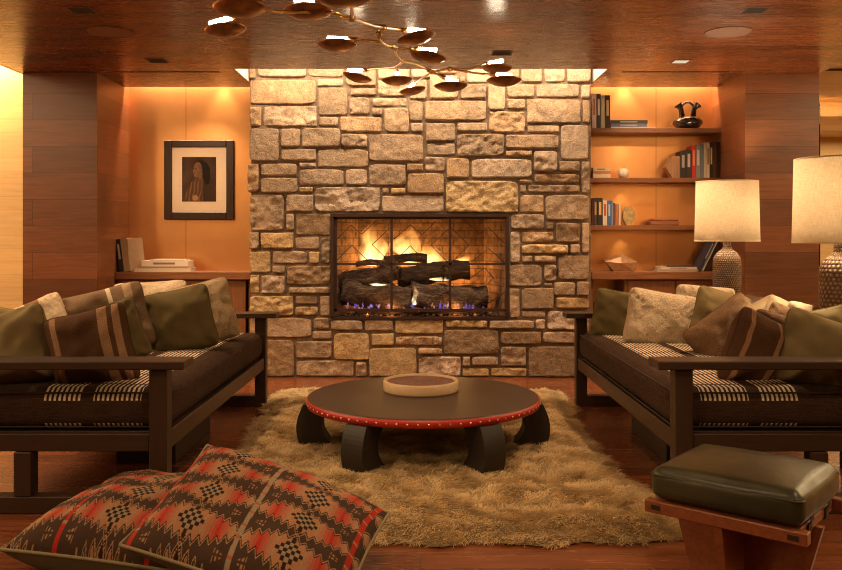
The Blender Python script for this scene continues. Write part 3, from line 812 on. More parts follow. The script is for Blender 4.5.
# things inside the open cabinet bay
t = NT('clear glass'); gl = t.n('ShaderNodeBsdfGlass'); gl.inputs['Roughness'].default_value = .02; gl.inputs['IOR'].default_value = 1.45; M['glass'] = t.done(gl)
for px, lab in ((592.8, 'clear glass tumbler nearest the chimney inside the open cabinet bay'), (599.5, 'clear glass tumbler standing second inside the open cabinet bay')):
    x = (px-CX)*7.2/F; m = MB(); m.lathe((x, 7.2, .556), [(0,0),(.024,0),(.028,.075),(.025,.075),(.022,.006),(0,.006)], 20)
    tag(m.obj('tumbler', M['glass']), lab, 'glass', 'glass tumblers in the open cabinet bay')
x = (607-CX)*7.2/F; m = MB(); m.lathe((x+.03, 7.22, .556), [(0,0),(.05,0),(.08,.03),(.09,.045),(.085,.046),(.05,.01),(0,.008)], 24)
tag(m.obj('dark_bowl', M['ceramic_black']), 'dark shallow bowl inside the open cabinet bay', 'bowl')
x = (606-CX)*7.17/F
m = MB(); m.box(x-.12, x+.11, 7.16, 7.38, .381, .405, .002); tag(m.obj('white_tray', cmat((.7,.62,.5))), 'white flat tray on the lower shelf of the open cabinet bay', 'tray')

# ------------------------------------------------------------------ framed portrait
y0 = YB-.03
pf = thing('framed_portrait', 'dark framed sepia portrait photograph hanging on the copper wall', 'picture', ((199-CX)*y0/F, YB, 1.2))
def PF(x, y, yy): return P(160+x/6, 130+y/6, yy)
def pane(a, b, c, d, yy, th):
    p = PF(a, b, yy); q = PF(c, d, yy); return p.x, q.x, yy, yy+th, q.z, p.z
ox0, ox1, _, _, oz0, oz1 = pane(24, 60, 442, 538, y0, 0); ix0, ix1, _, _, iz0, iz1 = pane(72, 103, 397, 493, y0, 0)
m = MB()
for a in ((ox0, ix0, oz0, oz1), (ix1, ox1, oz0, oz1), (ix0, ix1, oz0, iz0), (ix0, ix1, iz1, oz1)):
    m.box(a[0], a[1], y0-.005, YB-.001, a[2], a[3], .006)
m.obj('frame', mat_wood('ebony frame', (.035,.016,.009), 'ZXY', .35), pf)
m = MB(); m.box(ix0, ix1, y0+.010, YB-.002, iz0, iz1); m.obj('mat_board', mat_plain('cream mat', (.70,.56,.40), .9, 0, 20, .03, .02), pf)
a0, a1, _, _, b0, b1 = pane(132, 162, 337, 430, y0+.009, 0)
def portrait():
    n, h = 104, 136; m = MB(); vs = []; cs = []; fs = []
    def inside(poly, x, y):
        c = False; j = len(poly)-1
        for i in range(len(poly)):
            if (poly[i][1] > y) != (poly[j][1] > y) and x < (poly[j][0]-poly[i][0])*(y-poly[i][1])/(poly[j][1]-poly[i][1])+poly[i][0]: c = not c
            j = i
        return c
    # a plain generic profile bust, facing towards the pier
    face = [(.44,.12),(.38,.16),(.35,.22),(.345,.27),(.31,.33),(.345,.355),(.34,.385),(.355,.40),(.35,.425),(.38,.455),(.47,.45),(.56,.50),(.60,.38),(.58,.20),(.52,.12)]
    hair = [(.42,.12),(.50,.07),(.62,.08),(.74,.14),(.82,.26),(.83,.42),(.80,.60),(.70,.62),(.62,.50),(.59,.36),(.56,.24),(.50,.17)]
    body = [(.40,.44),(.58,.46),(.80,.52),(.98,.66),(1.0,1.0),(.10,1.0),(.10,.86),(.18,.68),(.30,.54)]
    for j in range(h+1):
        for i in range(n+1):
            u, v = i/n, j/h
            g = .11+.05*noise.noise(Vector((u*3, v*3, 0)))+.05*v*(1-u)
            if inside(body, u, v):
                g = .07+.04*u
                if u < .62: g = .16+.16*max(0, math.sin((u*1.5+v*.35+.05*noise.noise(Vector((u*6,v*6,2))))*42))*(1 if u < .55 and v > .55 else .3)
            if inside(hair, u, v): g = .035+.02*noise.noise(Vector((u*30, v*6, 1)))
            if inside(face, u, v): g = .30-.35*(u-.36)+.06*noise.noise(Vector((u*12, v*12, 4)))-(.12 if (.24 < v < .265 and .37 < u < .43) else 0)
            if (u-.39)**2+((v-.915)*1.3)**2 < .0072: g = .50
            vs.append((a0+(a1-a0)*u, y0+.009, b1-(b1-b0)*v)); cs.append((g**1.35*.85, g**1.35*.42, g**1.35*.20))
    for j in range(h):
        for i in range(n): q = j*(n+1)+i; fs.append((q, q+n+1, q+n+2, q+1))
    m.v = [Vector(p) for p in vs]; m.f = fs; m.sm = [False]*len(fs); m.c = cs
    return m
portrait().obj('photograph', mat_vcol('sepia print', .7, 200, .0, 0), pf)

# ------------------------------------------------------------------ sofas
def mat_mattress(sx):
    t = NT('dark woven mattress'); v = t.coord(); sp = t.n('ShaderNodeSeparateXYZ'); t.put(sp.inputs[0], v)
    X = t.math('MULTIPLY', sp.outputs[0], float(sx)); Y = sp.outputs[1]; Z = sp.outputs[2]
    X = t.math('ADD', X, 1.55); Y = t.math('ADD', Y, 4.75)
    w = t.noise(t.map(v, (3, 60, 60)), 5, 4, .6); w2 = t.noise(t.map(v, (60, 3, 60)), 5, 3)
    wv = t.math('ADD', t.math('MULTIPLY', w, .5), t.math('MULTIPLY', w2, .5))
    base = t.ramp(wv, [(.35, (.020, .011, .007)), (.65, (.082, .046, .029))])
    fr = t.math('FRACT', t.math('MULTIPLY', t.math('ADD', X, t.math('MULTIPLY', w2, .002)), 1/.0212))
    s = t.math('LESS_THAN', fr, .5)
    def rng(a, b, q): return t.math('MULTIPLY', t.math('GREATER_THAN', q, a), t.math('LESS_THAN', q, b))
    cols = t.math('ADD', rng(1.235, 1.446, X), rng(1.497, 1.673, X))
    rows = t.math('LESS_THAN', t.math('FRACT', t.math('MULTIPLY', Y, 1/.235)), .93)
    zz = t.math('MAXIMUM', t.math('GREATER_THAN', Z, .478), t.math('LESS_THAN', Z, .378))
    f = t.math('MULTIPLY', t.math('MULTIPLY', s, cols), t.math('MULTIPLY', rows, zz))
    col = t.mix(f, base, t.ramp(wv, [(.3, (.62, .52, .38)), (.7, (.90, .78, .6))]))
    return t.done(t.bsdf(col, .95, 0, t.bump(wv, .6, .005), Sheen_Weight=0.0, Specular_IOR_Level=.15))
def sofa(sx):
    lab = ('dark wooden daybed sofa with the striped seat, on the side of the framed portrait' if sx < 0 else
           'dark wooden daybed sofa with the striped seat, on the side of the two table lamps')
    r = thing('sofa', lab, 'sofa', (sx*1.55, 4.75, 0), 'pair of facing daybed sofas')
    def bx(n, mat, x0, x1, y0, y1, z0, z1, b=.004, lab=None):
        a, c = sorted((sx*x0, sx*x1)); mm = MB(); mm.box(a, c, y0, y1, z0, z1, b); return mm.obj(n, mat, r, lab)
    dw, dy, dz = M['darkwood'], M['darkwood_y'], M['darkwood_z']
    for ya, yb_ in ((3.55, 3.71), (5.80, 5.96)):
        bx('armrest', dw, 1.02, 2.12, ya, yb_, .628, .664)
    for ya, yb_ in ((3.575, 3.65), (5.85, 5.925)):
        bx('leg', dz, 1.10, 1.178, ya, yb_, .0, .627)
        bx('leg', dz, 1.69, 1.765, ya, yb_, .075, .267)
        bx('leg', dz, 2.04, 2.11, ya, yb_, .0, .627)
        bx('floor_runner', dw, 1.179, 2.039, ya, yb_, .0, .074)
    for ya, yb_ in ((3.585, 3.63), (5.87, 5.915)): bx('end_rail', dw, 1.179, 2.039, ya, yb_, .268, .345)
    bx('front_rail', dy, 1.11, 1.155, 3.651, 5.849, .262, .345); bx('rear_rail', dy, 2.05, 2.10, 3.651, 5.849, .262, .345)
    bx('back_rail', dy, 2.05, 2.12, 3.711, 5.799, .60, .66)
    bx('seat_deck', dw, 1.156, 2.049, 3.64, 5.86, .30, .343)
    bx('plinth', M['black'], 1.30, 1.62, 4.38, 5.10, .0, .299)
    mm = MB(Matrix.Translation((sx*1.585, 4.745, .345+.092)))
    mm.rbox((.465, 1.095, .092), .055, (28, 56, 10), .022, .004, 3*sx, .010)
    mat_ = mm.obj('mattress', mat_mattress(sx), r)
    for zz in (.362, .512):
        mm = MB(); pts = []
        for i in range(49):
            a = 2*PI*i/48; cxx = 1.585*sx; 
            hx_, hy_, rr = .468, 1.099, .05
            dx, dy_ = math.cos(a), math.sin(a)
            X = math.copysign(hx_-rr, dx)+rr*dx; Y = math.copysign(hy_-rr, dy_)+rr*dy_
            pts.append((cxx+X, 4.745+Y, zz))
        mm.tube(pts, .004, 6, False); mm.obj('piping', cmat((.04,.026,.018), .9), mat_)
    return r
sofa(-1); sofa(1)

# ------------------------------------------------------------------ cushions
OLIVE = mat_fabric('olive linen', (.125, .098, .042), .9, 300, .18, .35, .35)
OLIVE2 = mat_fabric('pale olive linen', (.21, .165, .078), .9, 300, .18, .35, .35)
TAUPE = mat_fabric('taupe wool', (.18, .11, .062), .95, 90, .35, .8, .4)
BROWN = mat_fabric('brown wool', (.085, .045, .025), .95, 160, .3, .5, .4)
FLEECE = mat_fleece('cream shearling', (.70, .57, .40))
FLEECE2 = mat_fleece('tan boucle', (.45, .34, .21), 60, .3, .008)
LINEN = mat_fabric('cream linen', (.40, .31, .19), .95, 200, .15, .4, .3)
BAND = mat_uvbands('banded taupe wool', (.19,.125,.075), [(.56,.60,(.66,.56,.42)), (.72,.82,(.40,.28,.18))])
BAND2 = mat_uvbands('banded brown wool', (.085,.042,.021), [(.14,.22,(.30,.17,.09)), (.64,.74,(.32,.19,.10)), (.80,.90,(.34,.20,.11))])
PATCH = mat_uvbands('cream weave with dark motif', (.56,.45,.31), [(.40,.60,(.22,.13,.07))], 40)

def cushion(center, size, thick, nrm, roll, mat, label, seed, group, name='throw_pillow', n=40, pinch=.085, wr=.019, cat='pillow', sag=0, fuzz=0):
    """square stuffed cushion: nrm = facing direction, roll = turn about it (0: edge level)"""
    nv = Vector(nrm).normalized(); up = Vector((0, 0, 1)); ux = up.cross(nv)
    if ux.length < .01: ux = Vector((1, 0, 0))
    ux.normalize(); uy = nv.cross(ux)
    R = Matrix((ux, uy, nv)).transposed().to_4x4() @ Matrix.Rotation(roll, 4, 'Z')
    T_ = Matrix.Translation(center) @ R
    w, h = size; m = MB()
    vs = []; uv = []; fs = []; rows = []
    for side in (1, -1):
        base = len(vs)
        for j in range(n+1):
            for i in range(n+1):
                u = math.sin((i/n-.5)*PI)*.35+(2*i/n-1)*.65; v = math.sin((j/n-.5)*PI)*.35+(2*j/n-1)*.65
                cr = 1-.11*(abs(u*v))**5
                x = w/2*u*(1-pinch*(1-v*v)*abs(u))*cr; y = h/2*v*(1-pinch*(1-u*u)*abs(v))*cr
                e = (1-abs(u)**3.4)*(1-abs(v)**3.4)
                z = side*thick/2*max(0, e)**.5
                q = Vector((x*6+seed, y*6, side*.7+seed))
                z += side*(noise.noise(q)*wr*1.6+noise.noise(q*2.6)*wr*.8)*min(1, e*3)
                # creases pulled from the corners
                rad = math.atan2(abs(v), abs(u)+1e-6)
                z += side*wr*.7*math.sin(rad*18+seed)*max(0, (abs(u)*abs(v)-.25))*min(1, e*6)
                if fuzz: z += side*fuzz*noise.noise(Vector((x*55+seed, y*55, side)))*min(1, e*4)
                y -= sag*(1-u*u)*(1 if v > 0 else -.3)*abs(v)*h*.5
                vs.append(T_ @ Vector((x, y, z))); uv.append((i/n, j/n))
        for j in range(n):
            for i in range(n):
                q = base+j*(n+1)+i
                fs.append((q, q+1, q+n+2, q+n+1) if side > 0 else (q, q+n+1, q+n+2, q+1))
    m.v = vs; m.uv = uv; m.f = fs; m.sm = [True]*len(fs)
    root = thing(name, label, cat, (center[0], center[1], min(v.z for v in vs)), group)
    m.obj('cover', mat, root)
    mm = MB(); pts = []
    for a, b in [(i, 0) for i in range(n)]+[(n, j) for j in range(n)]+[(n-i, n) for i in range(n)]+[(0, n-j) for j in range(n)]+[(0, 0)]:
        pts.append(vs[b*(n+1)+a])
    mm.tube(pts, .0035, 6, False); mm.obj('seam', mat, root)
    return root
GL = 'cushions piled on the sofa under the portrait'; GR = 'cushions piled on the sofa by the lamps'
def at(px, py, d): return P(px, py, d)
# (name, px, py, depth, size, thick, normal, roll, mat, label)
C_ = lambda c, sz, th, *a, **k: cushion(c, sz, th*1.18, *a, **k)
C_(at(180,321,4.86), (.41,.40), .17, (.30,-1,.20), math.radians(12), OLIVE, 'dark olive pillow standing upright before the tan boucle one', 1, GL)
C_(at(203,313,5.28), (.42,.42), .15, (.30,-1,.25), math.radians(13), FLEECE2, 'tan boucle pillow at the fireplace end, behind the dark olive one', 2, GL, fuzz=.006)
C_(at(153,305,5.45), (.50,.34), .14, (.55,-1,.45), math.radians(2), FLEECE, 'cream shearling pillow behind the olive one, below the portrait', 3, GL, fuzz=.008)
C_(at(106,322,4.66), (.50,.40), .18, (.38,-1,.30), math.radians(14), BAND, 'large taupe wool pillow with cream bands', 4, GL)
C_(at(108,337,4.24), (.38,.34), .16, (.3,-1,.25), math.radians(20), OLIVE, 'olive pillow half hidden behind the brown banded one', 5, GL)
C_(at(92,350,3.87), (.39,.40), .19, (.22,-1,.18), math.radians(14), BAND2, 'brown wool pillow with tan bands, leaning at the near armrest', 6, GL)
C_(at(8,353,3.87), (.43,.40), .20, (-.10,-1,.22), math.radians(19), OLIVE2, 'olive pillow slumped beside the brown banded one', 7, GL)
C_(at(-10,338,4.25), (.40,.36), .16, (.3,-1,.35), math.radians(-14), OLIVE2, 'pale olive pillow behind the slumped olive one, cut by the frame edge', 8, GL)
C_(at(42,324,4.48), (.30,.30), .13, (.2,-1,.5), math.radians(28), PATCH, 'cream pillow with a dark woven motif, wedged behind the olive pillow', 9, GL)
# right sofa
C_(at(618,317,5.66), (.38,.38), .13, (-.55,-1,.20), math.radians(-7), OLIVE, 'dark olive pillow at the fireplace end of the sofa by the lamps', 11, GR)
C_(at(660,320,5.18), (.44,.38), .17, (-.22,-1,.25), math.radians(-9), FLEECE, 'shaggy cream shearling pillow beside the dark olive one', 12, GR, fuzz=.009)
C_(at(704,310,5.60), (.40,.36), .14, (-.35,-1,.45), math.radians(-4), FLEECE, 'white shearling pillow standing behind, under the nearer lampshade', 13, GR, fuzz=.008)
C_(at(719,319,5.00), (.33,.37), .16, (-.15,-1,.22), math.radians(-15), OLIVE2, 'pale olive pillow tilted beside the shaggy cream one', 14, GR)
C_(at(729,335,4.62), (.44,.33), .21, (-.20,-1,.22), math.radians(38), TAUPE, 'taupe wool pillow leaning in the middle of the pile', 15, GR)
C_(at(752,352,3.92), (.26,.40), .17, (.25,-1,.15), math.radians(-27), BAND2, 'narrow brown banded pillow standing at the near armrest', 16, GR)
C_(at(782,346,4.25), (.34,.34), .15, (-.1,-1,.2), math.radians(-14), BROWN, 'plain dark brown pillow behind the banded one', 17, GR)
C_(at(761,327,4.95), (.36,.32), .12, (-.3,-1,.4), math.radians(28), LINEN, 'cream linen pillow poking up behind the taupe wool one', 18, GR)
C_(at(787,330,4.75), (.34,.34), .13, (-.25,-1,.4), math.radians(-26), LINEN, 'cream linen pillow with its corner raised, second behind the pile', 19, GR)
C_(at(787,330,4.45), (.26,.26), .12, (-.25,-1,.4), math.radians(-24), TAUPE, 'small taupe pillow between the cream linen ones', 20, GR)
C_(at(814,328,4.50), (.32,.26), .14, (-.2,-1,.4), math.radians(-14), PATCH, 'white pillow with a dark woven motif behind the near olive one', 21, GR)
C_(at(822,357,3.87), (.43,.39), .20, (-.12,-1,.22), math.radians(-20), OLIVE2, 'big olive pillow slumped over the near armrest end', 22, GR)
C_(at(852,337,4.07), (.38,.36), .12, (-.2,-1,.35), math.radians(16), OLIVE2, 'pale olive pillow cut by the frame edge behind the big olive one', 23, GR)

# ------------------------------------------------------------------ floor pillows
TRI = lambda x: abs((x % 1)*2-1)
BRN = (.060,.034,.021); CRM = (.36,.23,.125); ORG = (.37,.19,.095); RED = (.40,.030,.018); BEI = (.31,.235,.15); DK = (.026,.015,.011)
def weave(u, v, shift):
    """woven zigzag blanket pattern; u across, v along the stripes, both -1..1"""
    uu = (u+shift)/.92
    k = math.floor(uu+.5); t_ = abs(uu-k)*.92            # distance from a stripe, 0..0.46
    s_ = (v/.46) % 1.0; sp = abs(s_-.5)                  # 0 at the checker row, .5 at the arrow row
    if t_ < .022:
        if k % 2 == 0 and not shift: return BEI if math.sin(v*37)+.4*math.sin(v*91) < .8 else (.36,.12,.07)
        return RED if math.sin(v*31+1) < .93 else BEI
    q = .5-sp                                           # 0 at the arrow row
    # arrows beside the stripe
    a = t_-.04
    if 0 < a < .11 and q < .20:
        w = a*1.05
        st = (a*100 % 3.4) < 1.9
        if q < w*.95 and q > .018 and st: return CRM if shift else ORG
    jag = .15*TRI(t_/.076+.15)
    f = q*.95+t_*.62+jag-.07
    if f < .33: return BRN
    if f < .362: return CRM
    if f < .402: return DK
    # checker diamond on the column
    ca, cb = (.46-t_), sp*.40
    i_, j_ = int(math.floor(ca/.036+.5)), int(math.floor(cb/.036+.5))
    if i_+j_ <= 3: return DK if (i_+j_) % 2 else BEI
    # small dark diamond between, with outlines
    g_ = (.46-t_)*1.0+q*.62
    if g_ < .028 or (.040 < g_ < .052): return DK
    if .10 < g_+.05*TRI(q*9) < .13: return DK
    if f < .9 and t_ < .34:
        r_ = max(0, 1-abs(t_-.19)/.15)
        r_ = round(r_*5)/5
        return tuple(CRM[i]*(1-r_)+RED[i]*r_*1.0 for i in range(3)) if sp < .32 else CRM
    return ORG if t_ > .33 else CRM
PAT = mat_vcol('woven blanket wool', .95, 420, .5, .25, .002)
BACK = mat_fabric('olive green backing cloth', (.13,.115,.06), .9, 260)
CORD = cmat((.24,.21,.12), .9)
def floor_pillow(c00, c10, c11, c01, thick, label, seed, shift, n=300, droop=.0):
    """corners: near-left, near-right, far-right, far-left"""
    A, B, Cc, Dd = map(Vector, (c00, c10, c11, c01))
    nv = ((B-A)+(Cc-Dd)).cross((Dd-A)+(Cc-B)).normalized()
    root = thing('floor_pillow', label, 'floor pillow', tuple((A+B+Cc+Dd)/4-Vector((0,0,.1))), 'patterned floor pillows in front of the rug')
    edge = None
    for side, nm, mat, nn in ((1, 'patterned_cover', PAT, n), (-1, 'backing', BACK, 60)):
        m = MB(); vs = []; cs = []
        for j in range(nn+1):
            for i in range(nn+1):
                u, v = 2*i/nn-1, 2*j/nn-1
                up = u*(1-.05*(1-v*v)*abs(u)); vp = v*(1-.05*(1-u*u)*abs(v))
                p = A*(1-up)*(1-vp)/4+B*(1+up)*(1-vp)/4+Cc*(1+up)*(1+vp)/4+Dd*(1-up)*(1+vp)/4
                e = max(0, (1-abs(u)**2.6)*(1-abs(v)**2.6))
                q = Vector((u*2.2+seed, v*2.2, side))
                z = thick/2*e**.5 + (noise.noise(q)*.020+noise.noise(q*2.4)*.008)*min(1, e*3)
                p = p+nv*side*z
                if p.z < .004: p.z = .004+.001*side
                vs.append(p)
                if side > 0:
                    k_ = 1+.12*noise.noise(Vector((u*60, v*60, seed)))
                    cl = weave(u+.006*math.sin(v*5), -v, shift); cs.append(tuple(x*k_ for x in cl))
        fs = []
        for j in range(nn):
            for i in range(nn):
                q = j*(nn+1)+i; fs.append((q, q+1, q+nn+2, q+nn+1) if side > 0 else (q, q+nn+1, q+nn+2, q+1))
        m.v = vs; m.f = fs; m.sm = [True]*len(fs)
        if side > 0: m.c = cs
        m.obj(nm, mat, root)
        if side < 0: edge = [vs[b*(nn+1)+a] for a, b in [(i, 0) for i in range(nn)]+[(nn, j) for j in range(nn)]+[(nn-i, nn) for i in range(nn)]+[(0, nn-j) for j in range(nn)]+[(0, 0)]]
    m = MB(); m.tube([p+Vector((0,0,.003)) for p in edge], .0065, 8, False); m.obj('piping', CORD, root, 'olive green piping')
floor_pillow((-1.48,2.90,.10), (-.73,2.74,.07), (-.58,3.44,.07), (-1.33,3.60,.10), .34, 'patterned floor pillow lying flat underneath, nearer the portrait sofa', 3, .46)
floor_pillow((-1.00,2.74,.175), (-.235,2.42,.06), (-.12,3.10,.16), (-.885,3.42,.335), .26, 'patterned floor pillow propped up on the other one, next to the rug', 8, 0)

# ------------------------------------------------------------------ rug
def rug():
    r = thing('sheepskin_rug', 'large shaggy golden-beige sheepskin rug under the round table', 'rug', (0, 4.75, 0))
    m = MB(); vs = []; fs = []; nx, ny = 60, 90
    def edge(a): return .035*noise.noise(Vector((math.cos(a)*3, math.sin(a)*3, 1)))+.05*noise.noise(Vector((math.cos(a)*7, math.sin(a)*7, 4)))
    def mapuv(u, v):
        a = math.atan2(v, u); k = 1+edge(a)
        x = -.025+1.045*u*k*(1-.03*(v*v)**2); y = 4.80+1.57*v*k*(1-.02*u*u)
        x += .05*math.sin(y*2.1+1)*u
        return x, y
    def hgt(x, y): return -.0+.034+.018*noise.noise(Vector((x*2.5, y*2.5, 0)))+.018*noise.noise(Vector((x*6, y*6, 5)))
    for j in range(ny+1):
        for i in range(nx+1):
            u, v = 2*i/nx-1, 2*j/ny-1
            x, y = mapuv(u, v); e = min(1, (1-abs(u))*8, (1-abs(v))*12)
            vs.append((x, y, .004+hgt(x, y)*e))
    for j in range(ny):
        for i in range(nx): q = j*(nx+1)+i; fs.append((q, q+1, q+nx+2, q+nx+1))
    m.add(vs, fs, True)
    m.obj('hide', mat_plain('hide', (.26,.18,.09), .95), r)
    N = 210000; rg = np.random.default_rng(4)
    U = rg.uniform(-1, 1, N); Vv = rg.uniform(-1, 1, N)
    V = np.zeros((N, 8, 3), np.float32); C = np.zeros((N, 8, 3), np.float32)
    for i in range(N):
        u, v = U[i], Vv[i]
        x, y = mapuv(u, v); e = min(1, (1-abs(u))*8, (1-abs(v))*12); z = .002+hgt(x, y)*e
        q = Vector((x*5.5, y*5.5, .3)); a = noise.noise(q)*5.0+noise.noise(q*2.7)*3.0
        lx, ly = math.cos(a)*.75+u**5*1.2, math.sin(a)*.75-.25+v**5*1.3
        clump = noise.noise(Vector((x*26, y*26, 2))); c2 = noise.noise(Vector((x*11, y*11, 8)))
        ln = .044*(1+.25*clump)*rg.uniform(.75, 1.2)
        ux, uy = lx+.45*rg.normal(), ly+.45*rg.normal()
        nrm = math.hypot(ux, uy)+1e-6
        lean = min(.95, .45+.35*nrm*.6); 
        ux, uy = ux/nrm*lean, uy/nrm*lean; uz = math.sqrt(1-lean*lean)*(.75+.5*max(0, clump))
        wv = .006*(1 if rg.random() < .5 else -1)
        px_, py_ = -uy/max(lean, .01), ux/max(lean, .01)
        w0 = .0016*(1+.15*(y < 4))
        k = (.88+.24*rg.random())*(1+.22*c2+.12*clump)
        col = (.74*k, .585*k, .335*k)
        for s_ in range(4):
            t_ = s_/3.0
            bend = wv*math.sin(t_*PI*1.6)
            cx_ = x+ux*ln*t_*(1+.3*t_)+px_*bend; cy_ = y+uy*ln*t_*(1+.3*t_)+py_*bend; cz_ = max(.003, z+uz*ln*t_*(1-.38*t_))
            ww = w0*(1-.75*t_)
            # ribbon turned partly up
            V[i, s_*2] = (cx_-ww, cy_, cz_+ww*.3); V[i, s_*2+1] = (cx_+ww, cy_, cz_-ww*.3)
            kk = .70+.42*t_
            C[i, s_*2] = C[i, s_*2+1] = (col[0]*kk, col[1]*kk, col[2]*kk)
    V -= np.array([0, 4.75, 0], np.float32)
    idx = (np.arange(N)*8)[:, None, None]+np.array([[0,1,3,2],[2,3,5,4],[4,5,7,6]])[None]
    me = bpy.data.meshes.new('fleece'); nf = N*3
    me.vertices.add(N*8); me.vertices.foreach_set('co', V.ravel())
    me.loops.add(nf*4); me.loops.foreach_set('vertex_index', idx.astype(np.int32).ravel())
    me.polygons.add(nf); me.polygons.foreach_set('loop_start', np.arange(0, nf*4, 4, dtype=np.int32)); 
    me.update(calc_edges=True)
    a = me.color_attributes.new('tint', 'FLOAT_COLOR', 'POINT')
    a.data.foreach_set('color', np.concatenate([C, np.ones((N, 8, 1), np.float32)], 2).ravel())
    me.polygons.foreach_set('use_smooth', np.ones(nf, bool))
    t = NT('wool'); vc = t.n('ShaderNodeVertexColor'); vc.layer_name = 'tint'
    d = t.n('ShaderNodeBsdfDiffuse'); t.put(d.inputs[0], vc.outputs[0]); tr = t.n('ShaderNodeBsdfTranslucent'); t.put(tr.inputs[0], vc.outputs[0])
    mx = t.n('ShaderNodeMixShader'); mx.inputs[0].default_value = .3; t.put(mx.inputs[1], d); t.put(mx.inputs[2], tr)
    me.materials.append(t.done(mx))
    o = bpy.data.objects.new('fleece', me); COL.objects.link(o); o.parent = r; o['kind'] = 'stuff'
rug()

# ------------------------------------------------------------------ round table
TX, TY, TZ, TR = .012, 4.66, .31, .648
tb = thing('coffee_table', 'low round black drum-shaped table with a red studded rim on the rug', 'table', (TX, TY, .03))
m = MB(); m.lathe((TX, TY, 0), [(0,TZ-.04),(TR-.004,TZ-.04),(TR-.001,TZ-.008),(TR-.006,TZ),(TR-.02,TZ+.0012),(0,TZ+.001)], 128)
m.obj('tabletop', mat_plain('dark brown leather top', (.050,.032,.021), .42, 0, 140, .2, .12), tb)
m = MB(); m.lathe((TX, TY, 0), [(TR-.002,TZ-.042),(TR+.004,TZ-.041),(TR+.006,TZ-.02),(TR+.004,TZ-.005),(TR-.002,TZ-.003)], 128)
rim = m.obj('rim_band', mat_plain('red leather', (.40,.018,.012), .45, 0, 90, .2, .2), tb, 'red leather band')
stud = None
for i in range(78):
    a = 2*PI*i/78
    if stud is None:
        m = MB(); m.lathe((0,0,0), [(.0055,-.001),(.0055,.001),(.0038,.0035),(0,.0045)], 10)
        stud = m.obj('stud', mat_plain('brass stud', (.85,.68,.42), .3, .9), None); so = stud
    else: so = stud.copy(); COL.objects.link(so)
    so.parent = tb
    so.matrix_local = Matrix.Translation((math.cos(a)*(TR+.0055), math.sin(a)*(TR+.0055), TZ-.022-.03)) @ Matrix.Rotation(a, 4, 'Z') @ Matrix.Rotation(PI/2, 4, 'Y')
for i in range(6):
    a = PI/3*i
    Mx = Matrix.Translation((TX, TY, 0)) @ Matrix.Rotation(a, 4, 'Z')
    pts = []
    z0, z1 = .012, TZ-.043
    for k in range(13):
        t_ = k/12; z = z0+(z1-z0)*t_; pts.append((.655+.052*math.sin(PI*(.12+.80*t_))-.02*(1-t_)*0, z))
    for k in range(13):
        t_ = 1-k/12; z = z0+(z1-z0)*t_; pts.append((.475+.10*math.sin(PI*t_)**.8-.02*(1-t_), z))
    m = MB(Mx); vs = []; n_ = len(pts)
    hw = .063
    m.add([(p[0], -hw, p[1]) for p in pts]+[(p[0], hw, p[1]) for p in pts],
          [tuple(range(n_-1, -1, -1)), tuple(range(n_, 2*n_))]+[(k, (k+1) % n_, n_+(k+1) % n_, n_+k) for k in range(n_)])
    m.obj('leg', M['black'], tb)
# hand drum
DX, DY = -.001, 4.79
dr = thing('frame_drum', 'small pale wooden frame drum with a dark patterned head on the round table', 'drum', (DX, DY, TZ))
m = MB(); m.lathe((DX, DY, TZ+.001), [(.19,0),(.214,.0),(.218,.01),(.218,.055),(.212,.063),(.200,.062),(.196,.052)], 72)
m.obj('shell', mat_wood('pale ash', (.56,.40,.23), 'XYZ', .5, .4), dr)
t = NT('painted drum head'); v = t.coord(); nz = t.noise(t.map(v, (1,1,1)), 26, 3, .6, 1.5); n2 = t.noise(v, 45, 2, .5, 2)
c = t.ramp(nz, [(.40,(.05,.045,.06)),(.47,(.22,.06,.035)),(.53,(.06,.055,.08)),(.60,(.22,.12,.06)),(.7,(.05,.05,.09))], 'CONSTANT')
c = t.mix(t.math('GREATER_THAN', n2, .6), c, (.26,.05,.03,1))
m = MB(); m.lathe((DX, DY, TZ+.052), [(0,.003),(.10,.0025),(.197,.0)], 72); m.obj('drum_head', t.done(t.bsdf(c, .5)), dr)

# ------------------------------------------------------------------ ottoman
OM = Matrix.Translation((1.085, 2.765, 0)) @ Matrix.Rotation(math.radians(-40), 4, 'Z')
ot = thing('ottoman', 'small cherry wood footstool with a dark green leather cushion', 'ottoman', (1.085, 2.765, 0))
def mat_leather():
    t = NT('dark green leather'); v = t.coord(); n1 = t.noise(v, 7, 4); n2 = t.n('ShaderNodeTexVoronoi', feature='DISTANCE_TO_EDGE'); t.put(n2.inputs['Vector'], v); n2.inputs['Scale'].default_value = 170
    n3 = t.noise(v, 14, 5, .6, 1)
    c = t.ramp(n1, [(.3, (.026,.028,.012)), (.7, (.058,.054,.024))])
    return t.done(t.bsdf(c, t.math('ADD', t.math('MULTIPLY', n3, .25), .24), 0, t.bump(n3, .12, .012, t.bump(n2.outputs[0], .12, .001))))
M['leather'] = mat_leather()
m = MB(OM); m.rbox((.236, .218, .055), .030, (34, 34, 12), .026, .003, 4, .012, (0, 0, .383))
cu = m.obj('cushion', M['leather'], ot, 'dark green leather cushion')
for zz in (.412,):
    m = MB(OM); pts = []
    for i in range(65):
        a = 2*PI*i/64; dx, dy_ = math.cos(a), math.sin(a); rr = .026; hx_, hy_ = .240, .222
        pts.append((math.copysign(hx_-rr, dx)+rr*dx+.004*(1-abs(dx))*0, math.copysign(hy_-rr, dy_)+rr*dy_, zz))
    m.tube(pts, .0032, 6, False); m.obj('welt', M['leather'], cu)
